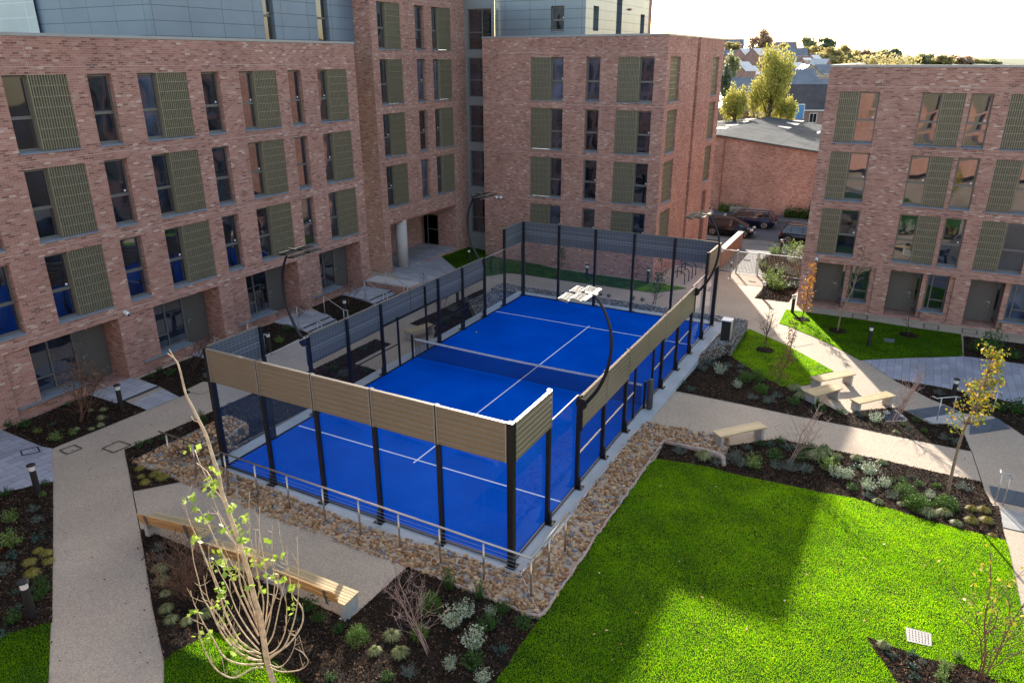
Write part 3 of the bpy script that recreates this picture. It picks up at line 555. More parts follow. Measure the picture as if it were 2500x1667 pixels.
for sx,x in ((-1,0),(1,10)):
    post(x,0,3.98,sx*.7,-.7,True); post(x,20,3.98,sx*.7,.7,True)
    for y in (2,18): post(x,y,3.98,sx,0)
    for y in (4,6,8,12,14,16): post(x,y,2.98,sx,0)
    for y in (9.0,11.0):
        m=MB(); m.mm(x+(0 if sx>0 else -.07),y-.035,.01,x+(.07 if sx>0 else 0),y+.035,2.15 if y==9 else 2.9); m.build('gate_post',M['black'],court,True)
    m=MB(); m.mm(x+(0 if sx>0 else -.06),8,2.02,x+(.06 if sx>0 else 0),12,2.08); m.build('gate_lintel',M['black'],court,True)
# glass
def pane(x0,y0,x1,y1,z1=2.97):
    m=MB(); d=Vector((x1-x0,y1-y0,0)).normalized(); n=Vector((-d.y,d.x,0))*.006; a=Vector((x0,y0,0))+d*.012; b_=Vector((x1,y1,0))-d*.012
    m.quad((a.x,a.y,.055),(b_.x,b_.y,.055),(b_.x,b_.y,z1),(a.x,a.y,z1)); m.build('glass_panel',M['court_glass'],court,True)
for x in range(0,10,2): pane(x,-.012,x+2,-.012); pane(x,20.012,x+2,20.012)
for x in (-.012,10.012):
    for y in (0,2,16,18): pane(x,y,x,y+2)
    for y in (2,16):
        m=MB(); m.mm(x-.02,y,2.972,x+.02,y+2,2.992); m.build('glass_cap',M['galv'],court,True)
# wire mesh between the posts
def mesh_mat(name,pitch,wire,col):
    t=NT(name); br=t.n('TexBrick',Vector=wall_uv(t),Scale=1.0); br.offset=0
    for k,v in (('Mortar Size',wire),('Mortar Smooth',0),('Brick Width',pitch),('Row Height',pitch)): br.inputs[k].default_value=v
    b=t.bsdf(col,.5); tr=t.n('BsdfTransparent'); mx=t.n('MixShader',Fac=br.outputs['Fac']); t.l(tr.outputs[0],mx.inputs[1]); t.l(b.outputs[0],mx.inputs[2]); return t.done(mx)
M['wire']=mesh_mat('wire_mesh',.05,.0035,(.015,.015,.017)); M['net']=mesh_mat('net_mesh',.042,.0065,(.010,.011,.014))
for sx,x in ((-1,-.015),(1,10.015)):
    for y0,y1 in ((4,6),(6,8),(8,9),(9,11),(11,12),(12,14),(14,16)):
        m=MB(); m.quad((x,y0+.05,.05),(x,y1-.05,.05),(x,y1-.05,2.02),(x,y0+.05,2.02)); m.build('wire_panel',M['wire'],court,True)
    for y0,y1 in ((4,9),(11,16)): m=MB(); m.mm(x-.02,y0,1.0,x+.02,y1,1.035); m.build('mid_rail',M['black'] if sx<0 else M['panel_edge'],court,True)
# acoustic panels: tan ribbed outer skin, dark meshed inner face
def acoustic(p0,p1,z0,z1,out):
    """p0->p1 along the fence line, out = outward unit vector"""
    a,b_=Vector((*p0,0)),Vector((*p1,0)); d=(b_-a).normalized(); o=Vector((*out,0)); a+=d*.025; b_-=d*.025; n=7; m=MB(); h=(z1-z0)/n
    # ribbed profile
    prof=[]; 
    for i in range(n):
        za=z0+i*h; prof+=[(.135,za+.006),(.15,za+.022),(.15,za+h-.03),(.135,za+h-.012)]
    prof=[(.075,z0)]+prof+[(.135,z1),(.075,z1)]
    A=[a+o*q+Vector((0,0,z)) for q,z in prof]; B=[b_+o*q+Vector((0,0,z)) for q,z in prof]
    for i in range(len(prof)-1): m.quad(A[i],B[i],B[i+1],A[i+1])
    k=len(m.v); m.v+=[tuple(v) for v in A]; m.f.append(tuple(range(k,k+len(A)))); k=len(m.v); m.v+=[tuple(v) for v in B]; m.f.append(tuple(range(k,k+len(B))))
    pn=m.build('acoustic_panel',M['tan_panel'],court,True)
    m=MB(); q0,q1=a+o*.072,b_+o*.072; m.quad(q0+Vector((0,0,z0)),q1+Vector((0,0,z0)),q1+Vector((0,0,z1)),q0+Vector((0,0,z1)))
    b2=m.build('backing',M['panel_back'],court,True); b2.parent=pn
    for zz,hh in ((z0+.40*(z1-z0),.03),(z0+.50*(z1-z0),.05),(z0+.72*(z1-z0),.025)):
        m=MB(); e0,e1=a+o*.064,b_+o*.064; m.quad(e0+Vector((0,0,zz)),e1+Vector((0,0,zz)),e1+Vector((0,0,zz+hh)),e0+Vector((0,0,zz+hh))); b3=m.build('rib',M['panel_stripe'],court,True); b3.parent=pn
    m=MB()
    for s,w in ((.152,.005),(.118,.004),(.084,.005)):
        e0,e1=a+o*s,b_+o*s; e0.z=e1.z=z1+.004
        m.quad(e0-o*w,e1-o*w,e1+o*w,e0+o*w); m.quad(e0+o*w,e1+o*w,e1+o*w-Vector((0,0,.02)),e0+o*w-Vector((0,0,.02)))
    # end frames
    for e in (a+d*.012,b_-d*.012):
        v=e+o*.158; m.quad(v-d*.018+Vector((0,0,z0)),v+d*.018+Vector((0,0,z0)),v+d*.018+Vector((0,0,z1)),v-d*.018+Vector((0,0,z1)))
    r=m.build('edge_trim',M['panel_edge'],court,True); r.parent=pn
for x in range(0,10,2): acoustic((x,0),(x+2,0),2.93,3.99,(0,-1)); acoustic((x,20),(x+2,20),2.93,3.99,(0,1))
for sx,x in ((-1,0),(1,10)):
    for y in (0,18): acoustic((x,y),(x,y+2),2.93,3.99,(sx,0))
    for y in (4,6,10,12,14): 
        acoustic((x,y),(x,y+2),1.93 if y!=10 else 2.06,2.99,(sx,0))
    acoustic((x,8),(x,10),2.06,2.99,(sx,0))
# ---- net
net=thing('court_net','low black net with white top tape across the middle of the blue court','net',(5,10,0))
P=[(x,10-.0,.92-.07*math.sin(PI*x/10)) for x in np.linspace(.02,9.98,21)]
m=MB()
for a,c in zip(P,P[1:]): m.quad((a[0],10,.05),(c[0],10,.05),c,a)
m.build('net_mesh',M['net'],net,True)
m=MB()
for a,c in zip(P,P[1:]):
    for s in (-.012,.012): m.quad((a[0],10+s,a[2]-.075),(c[0],10+s,c[2]-.075),(c[0],10+s,c[2]+.004),(a[0],10+s,a[2]+.004))
m.build('top_tape',pm('net_tape',(.62,.62,.60),.8,var=.15,vs=12),net,True)
for x in (-.10,10.10):
    m=MB(); m.lathe([(.05,.012),(.05,1.02),(.035,1.05)],(x,10.0,0),14); m.lathe([(.10,.0),(.10,.015)],(x,10.0,.001),14); m.build('net_post',M['black'],net,True)
# green padding tube round the outer post on the right
b=MB(); b.lathe([(.10,.02),(.115,.06),(.115,1.12),(.09,1.16)],(10.30,10.0,0),16); props(b.build('post_sleeve',pm('sleeve',(.045,.05,.05),.6,var=.2),smooth=True),'dark padded tube standing outside the right court gate','padded post')
b=MB(); b.lathe([(.001,0),(.02,.006),(.032,.02),(.034,.034),(.032,.048),(.02,.062),(.001,.068)],(0,0,0),14); o=b.build('tennis_ball',pm('tennis_ball',(.55,.75,.05),.8),smooth=True); o.location=(.73,13.86,.018); props(o,'small yellow-green ball lying on the blue court beyond the net','ball')
# ---- curved floodlight masts
def flood(sx,y,label,bright):
    x0=10 if sx>0 else 0; t=thing('floodlight',label,'floodlight',(x0+sx*.1,y,0),group='curved floodlights at the corners of the court')
    arc=[(.12,2.62),(.36,2.93),(.63,3.36),(.84,3.92),(.93,4.55),(.88,5.08),(.74,5.48),(.56,5.78),(.40,5.96)]
    pts=[(x0+sx*a,y,z) for a,z in arc]; f=[]
    for i in range(len(pts)-1):
        p0,p1,p2,p3=[Vector(pts[max(0,min(len(pts)-1,i+k))]) for k in (-1,0,1,2)]
        for u in (0,.33,.66): f.append(.5*((2*p1)+(p2-p0)*u+(2*p0-5*p1+4*p2-p3)*u*u+(3*p1-p0-3*p2+p3)*u**3))
    f.append(Vector(pts[-1])); n=len(f); m=MB(); m.tube(f,[.055-.02*i/(n-1) for i in range(n)],12); m.build('mast',M['black'],t,True,smooth=True)
    m=MB(); m.lathe([(.17,-.02),(.17,.02)],(x0+sx*.17,y-.12,2.80),22,axis='y')
    for k in range(8): w=2*PI*k/8; m.tube([(x0+sx*.17+.05*math.cos(w),y-.145,2.80+.05*math.sin(w)),(x0+sx*.17+.15*math.cos(w),y-.145,2.80+.15*math.sin(w))],.008,5)
    m.build('bracket',M['black'],t,True)
    m=MB(); m.tube([(x0+sx*.13,y,1.9),(x0+sx*.13,y,2.75)],.05,10); m.build('lower_sleeve',M['black'],t,True)
    mm=pm('lamp_metal',(.24,.215,.18),.5,.3,var=.15,vs=6) if bright else M['black']
    cx=x0+sx*.40-sx*.10; m=MB(); m.box((cx+sx*.02,y,5.98),(.10,1.15,.035)); m.box((cx-sx*.0,y,6.0),(.34,.10,.05)); m.build('crossbar',mm,t,True)
    for yy in (-.36,.36):
        for q in (0,1):
            m=MB(); M4=Matrix.Rotation(sx*rad(9),3,'Y'); px=cx-sx*(.20+.34*q); m.box((px,y+yy,5.97-.05*q),(.30,.56,.045),M=M4)
            for k in range(6): m.box((px,y+yy-.23+.092*k,5.997-.05*q),(.26,.018,.03),M=M4)
            h=m.build('lamp_head',mm,t,True,bevel=.004)
            m=MB(); m.box((px,y+yy,5.94-.05*q),(.24,.48,.012),M=M4); l=m.build('lens',M['lens'],t,True); l.parent=h
flood(1,4,'curved black floodlight mast on the right side of the court, nearest to the camera',True)
flood(1,16,'curved black floodlight mast on the right side of the court, beside the gate',False)
flood(-1,4,'curved black floodlight mast before the left brick block, by the steps',False)
flood(-1,16,'curved black floodlight mast at the far left corner, before the grey stair strip',False)
# ---- steel handrail with wires on the near stone strip
def handrail():
    cr=Vector((11.10,-1.03,0)); le=at(*K('cl',590,1010)); le2=at(*K('c9',205,555)); L0=atz(*K('c9',150,318),1.38); c0=Vector((cr.x,cr.y,H(cr.x,cr.y))); c0=at(*K('ca',1168,1490)); e=at(*K('ca',1408,1175))
    t=thing('handrail','long stainless steel handrail with thin wires along the near end of the court','handrail',c0)
    bases=[at(*p) for p in KP('cl',[(700,1050),(1090,1175),(1510,1360)])+KP('c9',[(828,785),(1058,868),(1303,965),(1567,1050),(1840,1160),(2133,1262)])+KP('ca',[(827,1375)])]+[c0]
    # straighten the run
    A=np.array([b[:2] for b in bases]); k=np.polyfit(A[:,0],A[:,1],1); hgt=1.13
    pos=[Vector((a[0],np.polyval(k,a[0]),H(a[0],np.polyval(k,a[0])))) for a in A]
    c=pos[-1]; e2=[c.lerp(e,.5),e]; run2=[Vector((p.x,p.y,H(p.x,p.y))) for p in e2]
    zt=np.mean([p.z for p in pos])+hgt
    for p in pos+run2:
        m=MB(); m.tube([(p.x,p.y,p.z),(p.x,p.y,zt-.06)],.026,10); m.lathe([(.05,0),(.05,.012)],(p.x,p.y,p.z+.03),12); m.lathe([(.012,0),(.012,.07)],(p.x,p.y,zt-.07),8); m.build('baluster',M['steel'],t,True,smooth=True)
    s=pos[0]+(pos[0]-pos[1])*.28; f=run2[-1]+(run2[-1]-run2[0])*.12
    m=MB(); m.tube([(s.x,s.y,zt),(c.x,c.y,zt)],.026,12); m.build('top_rail',M['steel'],t,True,smooth=True)
    m=MB(); m.tube([(c.x,c.y,zt),(f.x,f.y,zt)],.026,12); m.build('top_rail',M['steel'],t,True,smooth=True)
    for i in range(9):
        z=.12+i*.105; m=MB(); m.tube([(pos[0].x,pos[0].y,pos[0].z+z),(c.x,c.y,c.z+z),(run2[-1].x,run2[-1].y,run2[-1].z+z)],.0035,5); m.build('wire',M['steel'],t,True)
handrail()
# ---- black service cabinet with white lid
cb=at(*K('cj',742,742)); t=thing('service_cabinet','tall narrow black cabinet with a pale top beside the court slab','cabinet',cb)
h=1.45; a=.17
m=MB(); m.box((cb.x+.14,cb.y+.25,cb.z+h/2),(.40,.42,h)); m.build('cabinet_body',M['blackplastic'],t,True,bevel=.01)
m=MB(); m.box((cb.x+.14,cb.y+.25,cb.z+h+.02),(.45,.47,.05)); m.build('lid',M['white'],t,True,bevel=.008)
m=MB(); m.box((cb.x+.345,cb.y+.25,cb.z+h/2),(.012,.40,h*.94)); m.build('side_panel',M['galv'],t,True)
# ================================================================== BUILDINGS
def facade(mb,axis,c,lo,hi,z0,z1,ops,sg,back=None):
    """wall in the plane axis=c, facing sg; ops=(u0,u1,za,zb,depth): real openings with reveals going inwards"""
    us=sorted({lo,hi,*[o[0] for o in ops],*[o[1] for o in ops]}); zs=sorted({z0,z1,*[o[2] for o in ops],*[o[3] for o in ops]})
    def P(u,z,d=0): return (c-sg*d,u,z) if axis=='x' else (u,c-sg*d,z)
    for i in range(len(us)-1):
        j=0
        while j<len(zs)-1:
            um,zm=(us[i]+us[i+1])/2,(zs[j]+zs[j+1])/2
            if not any(o[0]<um<o[1] and o[2]<zm<o[3] for o in ops): mb.quad(P(us[i],zs[j]),P(us[i+1],zs[j]),P(us[i+1],zs[j+1]),P(us[i],zs[j+1]))
            j+=1
    for o in ops:
        u0,u1,za,zb,d=o[:5]
        mb.quad(P(u0,za),P(u0,zb),P(u0,zb,d),P(u0,za,d)); mb.quad(P(u1,za),P(u1,zb),P(u1,zb,d),P(u1,za,d)); mb.quad(P(u0,zb),P(u1,zb),P(u1,zb,d),P(u0,zb,d)); mb.quad(P(u0,za),P(u1,za),P(u1,za,d),P(u0,za,d))
        if len(o)>5: mb.quad(P(u0,za,d),P(u1,za,d),P(u1,zb,d),P(u0,zb,d))
_WP={}
def win_proto(kind,W,Hh,gw):
    key=(kind,round(W,2),round(Hh,2),round(gw,2))
    if key in _WP: return _WP[key]
    fr,pn,lv,ld,sl=MB(),MB(),MB(),MB(),MB(); y=.19; b=.055
    if kind=='GL': g0,g1,l0,l1=0,gw,gw,W
    elif kind=='LG': g0,g1,l0,l1=W-gw,W,0,W-gw
    elif kind=='N': g0,g1,l0,l1=0,W,None,None
    else: g0,g1,l0,l1=None,None,0,W
    if g0 is not None:
        zt=Hh*.455
        fr.mm(g0,y,.05,g0+b,y+.08,Hh); fr.mm(g1-b,y,.05,g1,y+.08,Hh); fr.mm(g0+b,y,Hh-b,g1-b,y+.08,Hh); fr.mm(g0+b,y,.05,g1-b,y+.08,.05+b*1.2); fr.mm(g0+b,y-.012,zt-.05,g1-b,y+.075,zt+.05)
        x0,x1=g0+b,g1-b
        for za,zb in ((.11,zt-.05),(zt+.05,Hh-b)): pn.quad((x0,y+.045,za),(x1,y+.045,za),(x1,y+.045,zb),(x0,y+.045,zb))
        # opening sash of the upper light
        fr.mm(x0,y-.015,zt+.05,x0+.03,y+.03,Hh-b); fr.mm(x1-.03,y-.015,zt+.05,x1,y+.03,Hh-b); fr.mm(x0+.03,y-.015,Hh-b-.03,x1-.03,y+.03,Hh-b)
    if l0 is not None:
        yf=.02 if kind!='L' else .10
        ld.mm(l0,yf+.05,.03,l1,yf+.09,Hh-.005); n=max(6,int((l1-l0)/.088)); st=(l1-l0)/n
        for i in range(n+1): 
            x=l0+i*st; x=min(max(x,l0+.012),l1-.012); lv.mm(x-.011,yf+.006,.03,x+.011,yf+.05,Hh-.005)
        for i in range(1,7): z=.03+(Hh-.035)*i/7; lv.mm(l0,yf-.004,z-.011,l1,yf+.052,z+.011)
        if kind in('GL','LG'):
            e=l0 if kind=='GL' else l1; lv.mm(e-.012,yf,.03,e+.012,y+.05,Hh-.005)
    sl.v+= [(-.0,-.045,-.015),(W+.0,-.045,-.015),(W,.21,.05),(0,.21,.05),(0,-.045,-.05),(W,-.045,-.05),(W,.21,-.02),(0,.21,-.02)]
    sl.f+= [(0,1,2,3),(4,5,1,0),(7,6,5,4),(0,3,7,4),(2,1,5,6)]
    parts=[]
    def mk(n,mb,mat): 
        me=mb.build(n,mat).data; o=[x for x in COL.objects if x.data==me][0]; bpy.data.objects.remove(o); return me
    fm=mk('window',fr if fr.v else lv,M['frame'] if fr.v else M['louvre'])
    if pn.v: parts.append(('pane',mk('pane',pn,M['glass'])))
    if l0 is not None:
        if fr.v: parts.append(('louvre_panel',mk('louvre_panel',lv,M['louvre'])))
        parts.append(('louvre_back',mk('louvre_back',ld,M['louvre_dark'])))
    parts.append(('sill',mk('sill',sl,M['sill']))); _WP[key]=(fm,parts); return _WP[key]
_ST=[]
def _sticker():
    if not _ST:
        m=MB(); m.quad((0,0,0),(.085,0,0),(.085,0,.075),(0,0,.075)); o=m.build('window_sticker',M['white']); _ST.append(o.data); bpy.data.objects.remove(o)
    return _ST[0]
def window(kind,parent,axis,c,sg,u0,z0,W,Hh,gw=.82,lit=None):
    fm,parts=win_proto(kind,W,Hh,gw); rz=(PI/2 if sg>0 else -PI/2) if axis=='x' else (0 if sg<0 else PI)
    o=bpy.data.objects.new('window',fm); COL.objects.link(o); o.parent=parent
    p=Vector((c,u0,z0)) if axis=='x' else Vector((u0,c,z0)); o.location=p-Vector(parent.location); o.rotation_euler=(0,0,rz)
    if kind!='L' and rnd.random()<.45:
        x0={'GL':gw,'N':W,'LG':W}[kind]-.20; q=bpy.data.objects.new('window_sticker',_sticker()); COL.objects.link(q); q.parent=o; q.location=(x0,.228,Hh*.455+.09)
    for n,me in parts: q=bpy.data.objects.new(n,me); COL.objects.link(q); q.parent=o
    return o
def coping(parent,axis,c,lo,hi,z,sg,w=.38):
    m=MB(); a,b=(c+sg*.03,c-sg*w) ; a,b=min(a,b),max(a,b)
    if axis=='x': m.mm(a,lo,z,b,hi,z+.10)
    else: m.mm(lo,a,z,hi,b,z+.10)
    m.build('coping',M['coping'],parent,True)
def string(parent,axis,c,lo,hi,z,sg):
    m=MB(); a,b=sorted((c+sg*.004,c-sg*.01))
    if axis=='x': m.mm(a,lo,z,b,hi,z+.014)
    else: m.mm(lo,a,z,hi,b,z+.014)
    m.build('joint',M['string'],parent,True)
def vstring(parent,axis,c,u,z0,z1,sg):
    m=MB(); a,b=sorted((c+sg*.003,c-sg*.01))
    if axis=='x': m.mm(a,u-.005,z0,b,u+.005,z1)
    else: m.mm(u-.005,a,z0,u+.005,b,z1)
    m.build('joint',M['string'],parent,True)
def door(parent,axis,c,sg,u0,u1,z0,z1,hinge=1,name='door'):
    """flush door leaf with lever handle in plane axis=c facing sg"""
    def mk(n,a0,a1,za,zb,d0,d1,mat,par):
        m=MB(); p,q=sorted((c+sg*d0,c+sg*d1))
        if axis=='x': m.mm(p,a0,za,q,a1,zb)
        else: m.mm(a0,p,za,a1,q,zb)
        return m.build(n,mat,parent,True)
    d=mk(name,u0+.05,u1-.05,z0+.02,z1-.05,0,.05,M['door'],parent)
    m=MB()
    for a0,a1,za,zb in ((u0,u0+.05,z0,z1),(u1-.05,u1,z0,z1),(u0+.05,u1-.05,z1-.05,z1)):
        p,q=sorted((c,c+sg*.07)); (m.mm(p,a0,za,q,a1,zb) if axis=='x' else m.mm(a0,p,za,a1,q,zb))
    f=m.build('door_frame',M['frame'],parent,True)
    hu=u1-.16 if hinge>0 else u0+.16; m=MB(); p,q=sorted((c+sg*.05,c+sg*.09)); 
    for a0,a1,za,zb in ((hu-.02,hu+.02,z0+.95,z0+1.12),(min(hu,hu-hinge*.16),max(hu,hu-hinge*.16),z0+1.06,z0+1.085),(hu-.02,hu+.02,z0+.80,z0+.84)):
        (m.mm(p,a0,za,q,a1,zb) if axis=='x' else m.mm(a0,p,za,a1,q,zb))
    h=m.build('handle',M['galv'],parent,True); h.parent=d
    f.parent=d
def glazing(parent,axis,c,sg,u0,u1,z0,z1,mull=(),trans=(),name='window'):
    """framed glazing in plane axis=c; mull = vertical bars, trans=(u0,u1,z) bars"""
    fr=MB(); pn=MB(); b=.06
    def bx(mb,a0,a1,za,zb,d0,d1):
        p,q=sorted((c-sg*d0,c-sg*d1)); (mb.mm(p,a0,za,q,a1,zb) if axis=='x' else mb.mm(a0,p,za,a1,q,zb))
    bx(fr,u0,u0+b,z0,z1,0,.08); bx(fr,u1-b,u1,z0,z1,0,.08); bx(fr,u0+b,u1-b,z1-b,z1,0,.08); bx(fr,u0+b,u1-b,z0,z0+b,0,.08)
    for mu in mull: bx(fr,mu-b/2,mu+b/2,z0+b,z1-b,0,.078)
    for a0,a1,z in trans: bx(fr,a0,a1,z-b/2,z+b/2,.003,.075)
    f=fr.build(name,M['frame'],parent,True); bx(pn,u0+.02,u1-.02,z0+.02,z1-.02,.04,.05); p=pn.build('pane',M['glass'],parent,True); p.parent=f; return f
def ledge(parent,axis,c,sg,u0,u1,z,dep,over=.06):
    m=MB(); p,q=sorted((c-sg*dep,c+sg*over)); (m.mm(p,u0,z-.04,q,u1,z) if axis=='x' else m.mm(u0,p,z-.04,u1,q,z)); return m.build('ledge',M['sill'],parent,True)
XA,XB,YC,YD=-8.47,-9.85,29.4,28.4
# ------------------------------------------------ A: the left block
A=thing('apartment_block','red brick block on the left with four window rows and recessed front doors','apartment block',(-9.5,3,0))
rowsA=[8.97,6.03,3.14]; HA=2.41
cols=[('GL',.60,2.11,.82),('N',3.43,.91,0),('GL',5.37,2.16,.84),('N',8.22,.89,0),('GL',10.16,2.13,.84),('N',13.0,.86,0),('GL',14.92,2.13,.78),('N',-1.46,.90,0),('GL',-4.18,2.11,.82),('N',-6.2,.9,0),('GL',-8.95,2.11,.82),('N',-11,.9,0)]
ops=[]
for k,u,W,gw in cols:
    for z in rowsA: ops.append((u,u+W,z,z+HA,.30))
grd=[(-1.45,2.75,.18,2.65),(3.45,7.52,.15,2.66),(8.24,12.32,.15,2.68),(13.05,17.05,.12,2.68),(-6.3,-2.15,.18,2.65)]
m=MB(); facade(m,'x',XA,-14,17.75,-.9,12.55,[o for o in ops]+[(a,b,z0,z1,1.15,1) for a,b,z0,z1 in grd],1)
m.quad((XA,17.75,-.9),(-11,17.75,-.9),(-11,17.75,12.55),(XA,17.75,12.55)); m.quad((XA,17.75,12.55),(-11,17.75,12.55),(-11,-14,12.55),(XA,-14,12.55)); m.quad((XA,-14,-.9),(-11,-14,-.9),(-11,-14,12.55),(XA,-14,12.55))
m.build('wall',M['brick'],A,True)
for k,u,W,gw in cols:
    for z in rowsA: window(k,A,'x',XA,1,u,z,W,HA,gw)
coping(A,'x',XA,-14,17.78,12.55,1); 
m=MB(); m.mm(-11,17.4,12.555,XA-.39,17.78,12.65); m.build('coping',M['coping'],A,True)
for z in (11.62,8.70,5.78,2.87): string(A,'x',XA,-14,17.75,z,1)
for u,z0,z1 in ((1.48,8.99+2.4,12.5),(1.46,2.6,3.1),(1.46,5.5,6.0),(13.0,11.4,12.5),(9.2,5.6,6.0)): vstring(A,'x',XA,u,z0,z1,1)
for i,(a,b,z0,z1) in enumerate(grd):
    w0,w1=a+.88,b-1.62
    # brick infill beside and below the window
    m=MB(); m.mm(XA-1.14,a,z0,XA-.08,w0,z1-.001); m.mm(XA-1.14,w0,z0,XA-.10,b-1.70,z0+.40); m.build('infill_wall',M['brick'],A,True)
    ledge(A,'x',XA-.10,1,a+.02,b-1.66,z0+.445,.85,.16)
    glazing(A,'x',XA-.55,1,w0+.01,w1+.10,z0+.45,z1-.01,mull=((w0+w1)/2,),trans=((w0+.06,(w0+w1)/2-.03,z0+1.02),))
    glazing(A,'x',XA-1.0,1,w1+.14,w1+.42,z0+.05,z1-.01,name='sidelight')
    door(A,'x',XA-1.10,1,w1+.44,b-.02,z0+.01,z1-.02,hinge=-1)
# upper storey in grey cladding, set back
m=MB(); facade(m,'x',-11,8.23,20.95,12.5,15.9,[(14.42,15.10,12.62,15.2,.28),(18.08,18.95,12.62,15.3,.28)],1); m.quad((-11,8.23,12.5),(-26,8.23,12.5),(-26,8.23,15.9),(-11,8.23,15.9)); m.quad((-11,8.23,15.9),(-26,8.23,15.9),(-26,20.95,15.9),(-11,20.95,15.9)); m.build('upper_storey',M['clad'],A,True)
window('N',A,'x',-11,1,14.42,12.62,.68,2.58); window('N',A,'x',-11,1,18.08,12.62,.87,2.68)
m=MB(); m.mm(-26,-14,12.30,-11,8.23,12.54); m.build('flat_roof',M['coping'],A,True)
m=MB(); m.quad((-18.4,8.1,12.55),(-26,8.1,12.55),(-26,8.1,15.6),(-18.4,8.1,15.6)); m.build('screen',panel_mat('frosted_screen',(.50,.56,.55),2.4,.62,.3,0,line=1.25,ms=.03),A,True)
# ------------------------------------------------ B: the tall wing in the corner
B=thing('apartment_tower','tall brick wing in the inner corner with a round-columned ground floor entrance','apartment block',(-11,25,-.5))
rowsB=[12.36,9.43,6.50,3.56]; colsB=[('GL',21.54,2.1,.83),('N',25.10,.9,0),('GL',26.84,2.12,.78)]
m=MB(); facade(m,'x',XB,20.95,30.6,-1.0,15.55,[(u,u+W,z,z+2.42,.30) for k,u,W,gw in colsB for z in rowsB]+[(21.57,28.9,-.48,2.58,3.0,1)],1)
m.quad((XB,20.95,-1),(-24,20.95,-1),(-24,20.95,15.55),(XB,20.95,15.55)); m.quad((XB,20.95,15.55),(-24,20.95,15.55),(-24,32,15.55),(XB,32,15.55)); m.build('wall',M['brick'],B,True)
for k,u,W,gw in colsB:
    for z in rowsB: window(k,B,'x',XB,1,u,z,W,2.42,gw)
for z in (15.05,12.12,9.2,6.28,3.35): string(B,'x',XB,20.95,30.6,z,1)
coping(B,'x',XB,20.95,30.6,15.55,1)
b=MB(); b.lathe([(.36,-.46),(.36,2.58)],(XB-.32,23.05,0),28); b.build('column',M['column'],B,True,smooth=True)
m=MB(); m.mm(XB-3,21.58,2.50,XB-.02,28.89,2.575); m.build('soffit',M['soffit'],B,True)
m=MB(); m.mm(XB-3.0,21.575,-.47,XB-.001,28.895,-.44); m.build('entrance_floor',M['paver_step'],B,True)
glazing(B,'x',XB-2.92,1,22.0,24.4,-.42,2.2,mull=(23.2,),name='glazed_door')
glazing(B,'y',28.86,-1,-12.6,-11.3,-.42,1.75,mull=(-12.2,),trans=((-12.17,-11.36,.7),),name='glazed_door')
# grey glazed stair strip in the corner
m=MB(); so=[(-9.62,-7.84,z,z+2.42,.12) for z in (12.40,9.50,6.56,3.6)]+[(-9.62,-7.84,.4,2.9,.12)]
facade(m,'y',30.6,XB,-7.6,-1.1,16.3,so,-1); m.build('stair_strip',pm('strip_panel',(.22,.235,.235),.45,.2,var=.05),B,True)
for u0,u1,z0,z1,d in so: glazing(B,'y',30.6+.10,-1,u0,u1,z0,z1,mull=(u0+1.05,),trans=((u0+.06,u0+1.02,z0+1.05),),name='stair_window')
# ------------------------------------------------ C: the middle block
Cb=thing('brick_block','middle red brick block with louvred windows facing the far end of the court','apartment block',(-1.8,36,-1))
rowsC=[9.46,6.52,3.56,.58]; HC=2.48
colsC=[('LG',-4.40,2.19,.87),('N',-.74,.89,0),('LG',1.23,2.19,.88)]
m=MB(); facade(m,'y',YC,-7.83,4.15,-1.6,13.05,[(u,u+W,z,z+HC,.30) for k,u,W,gw in colsC for z in rowsC],-1)
sideC=[(30.06,2.02),(39.75,1.75)]
facade(m,'x',4.15,YC,35.63,-1.6,13.05,[(30.06,32.08,z,z+HC,.25) for z in rowsC],1)
facade(m,'x',4.15,36.27,42.65,-2.5,13.05,[(39.75,41.5,z,z+HC,.25) for z in rowsC[:3]]+[(39.9,41.2,-2.4,2.9,.35)],1)
m.quad((4.15,35.63,-2.2),(3.75,35.63,-2.2),(3.75,35.63,13.05),(4.15,35.63,13.05)); m.quad((4.15,36.27,-2.2),(3.75,36.27,-2.2),(3.75,36.27,13.05),(4.15,36.27,13.05)); m.quad((3.75,35.63,-2.2),(3.75,36.27,-2.2),(3.75,36.27,13.05),(3.75,35.63,13.05))
m.quad((-7.83,YC,-1.6),(-7.83,31.2,-1.6),(-7.83,31.2,13.05),(-7.83,YC,13.05)); m.quad((4.15,42.65,-2.5),(-7.83,42.65,-2.5),(-7.83,42.65,13.05),(4.15,42.65,13.05))
m.quad((-7.83,YC,13.04),(3.75,YC,13.04),(3.75,42.65,13.04),(-7.83,42.65,13.04)); m.quad((3.75,YC,13.04),(4.15,YC,13.04),(4.15,35.63,13.04),(3.75,35.63,13.04)); m.quad((3.75,36.27,13.04),(4.15,36.27,13.04),(4.15,42.65,13.04),(3.75,42.65,13.04))
m.build('wall',M['brick'],Cb,True)
for k,u,W,gw in colsC:
    for z in rowsC: window(k,Cb,'y',YC,-1,u,z,W,HC,gw)
for z in rowsC: window('L',Cb,'x',4.15,1,30.06,z,2.02,HC)
for z in rowsC[:3]: window('L',Cb,'x',4.15,1,39.75,z,1.75,HC)
m=MB(); m.mm(3.83,39.92,-2.4,3.9,41.18,2.88); m.build('metal_door',M['galv'],Cb,True)
coping(Cb,'y',YC,-7.86,4.18,13.05,-1); coping(Cb,'x',4.15,YC+.39,35.66,13.05,1,.36); coping(Cb,'x',4.15,36.24,42.68,13.05,1,.36)
for z in (12.18,9.24,6.28,3.3): string(Cb,'y',YC,-7.83,4.15,z,-1); string(Cb,'x',4.15,YC,35.63,z,1); string(Cb,'x',4.15,36.27,42.65,z,1)
vstring(Cb,'y',YC,.28,-1,13.05,-1)
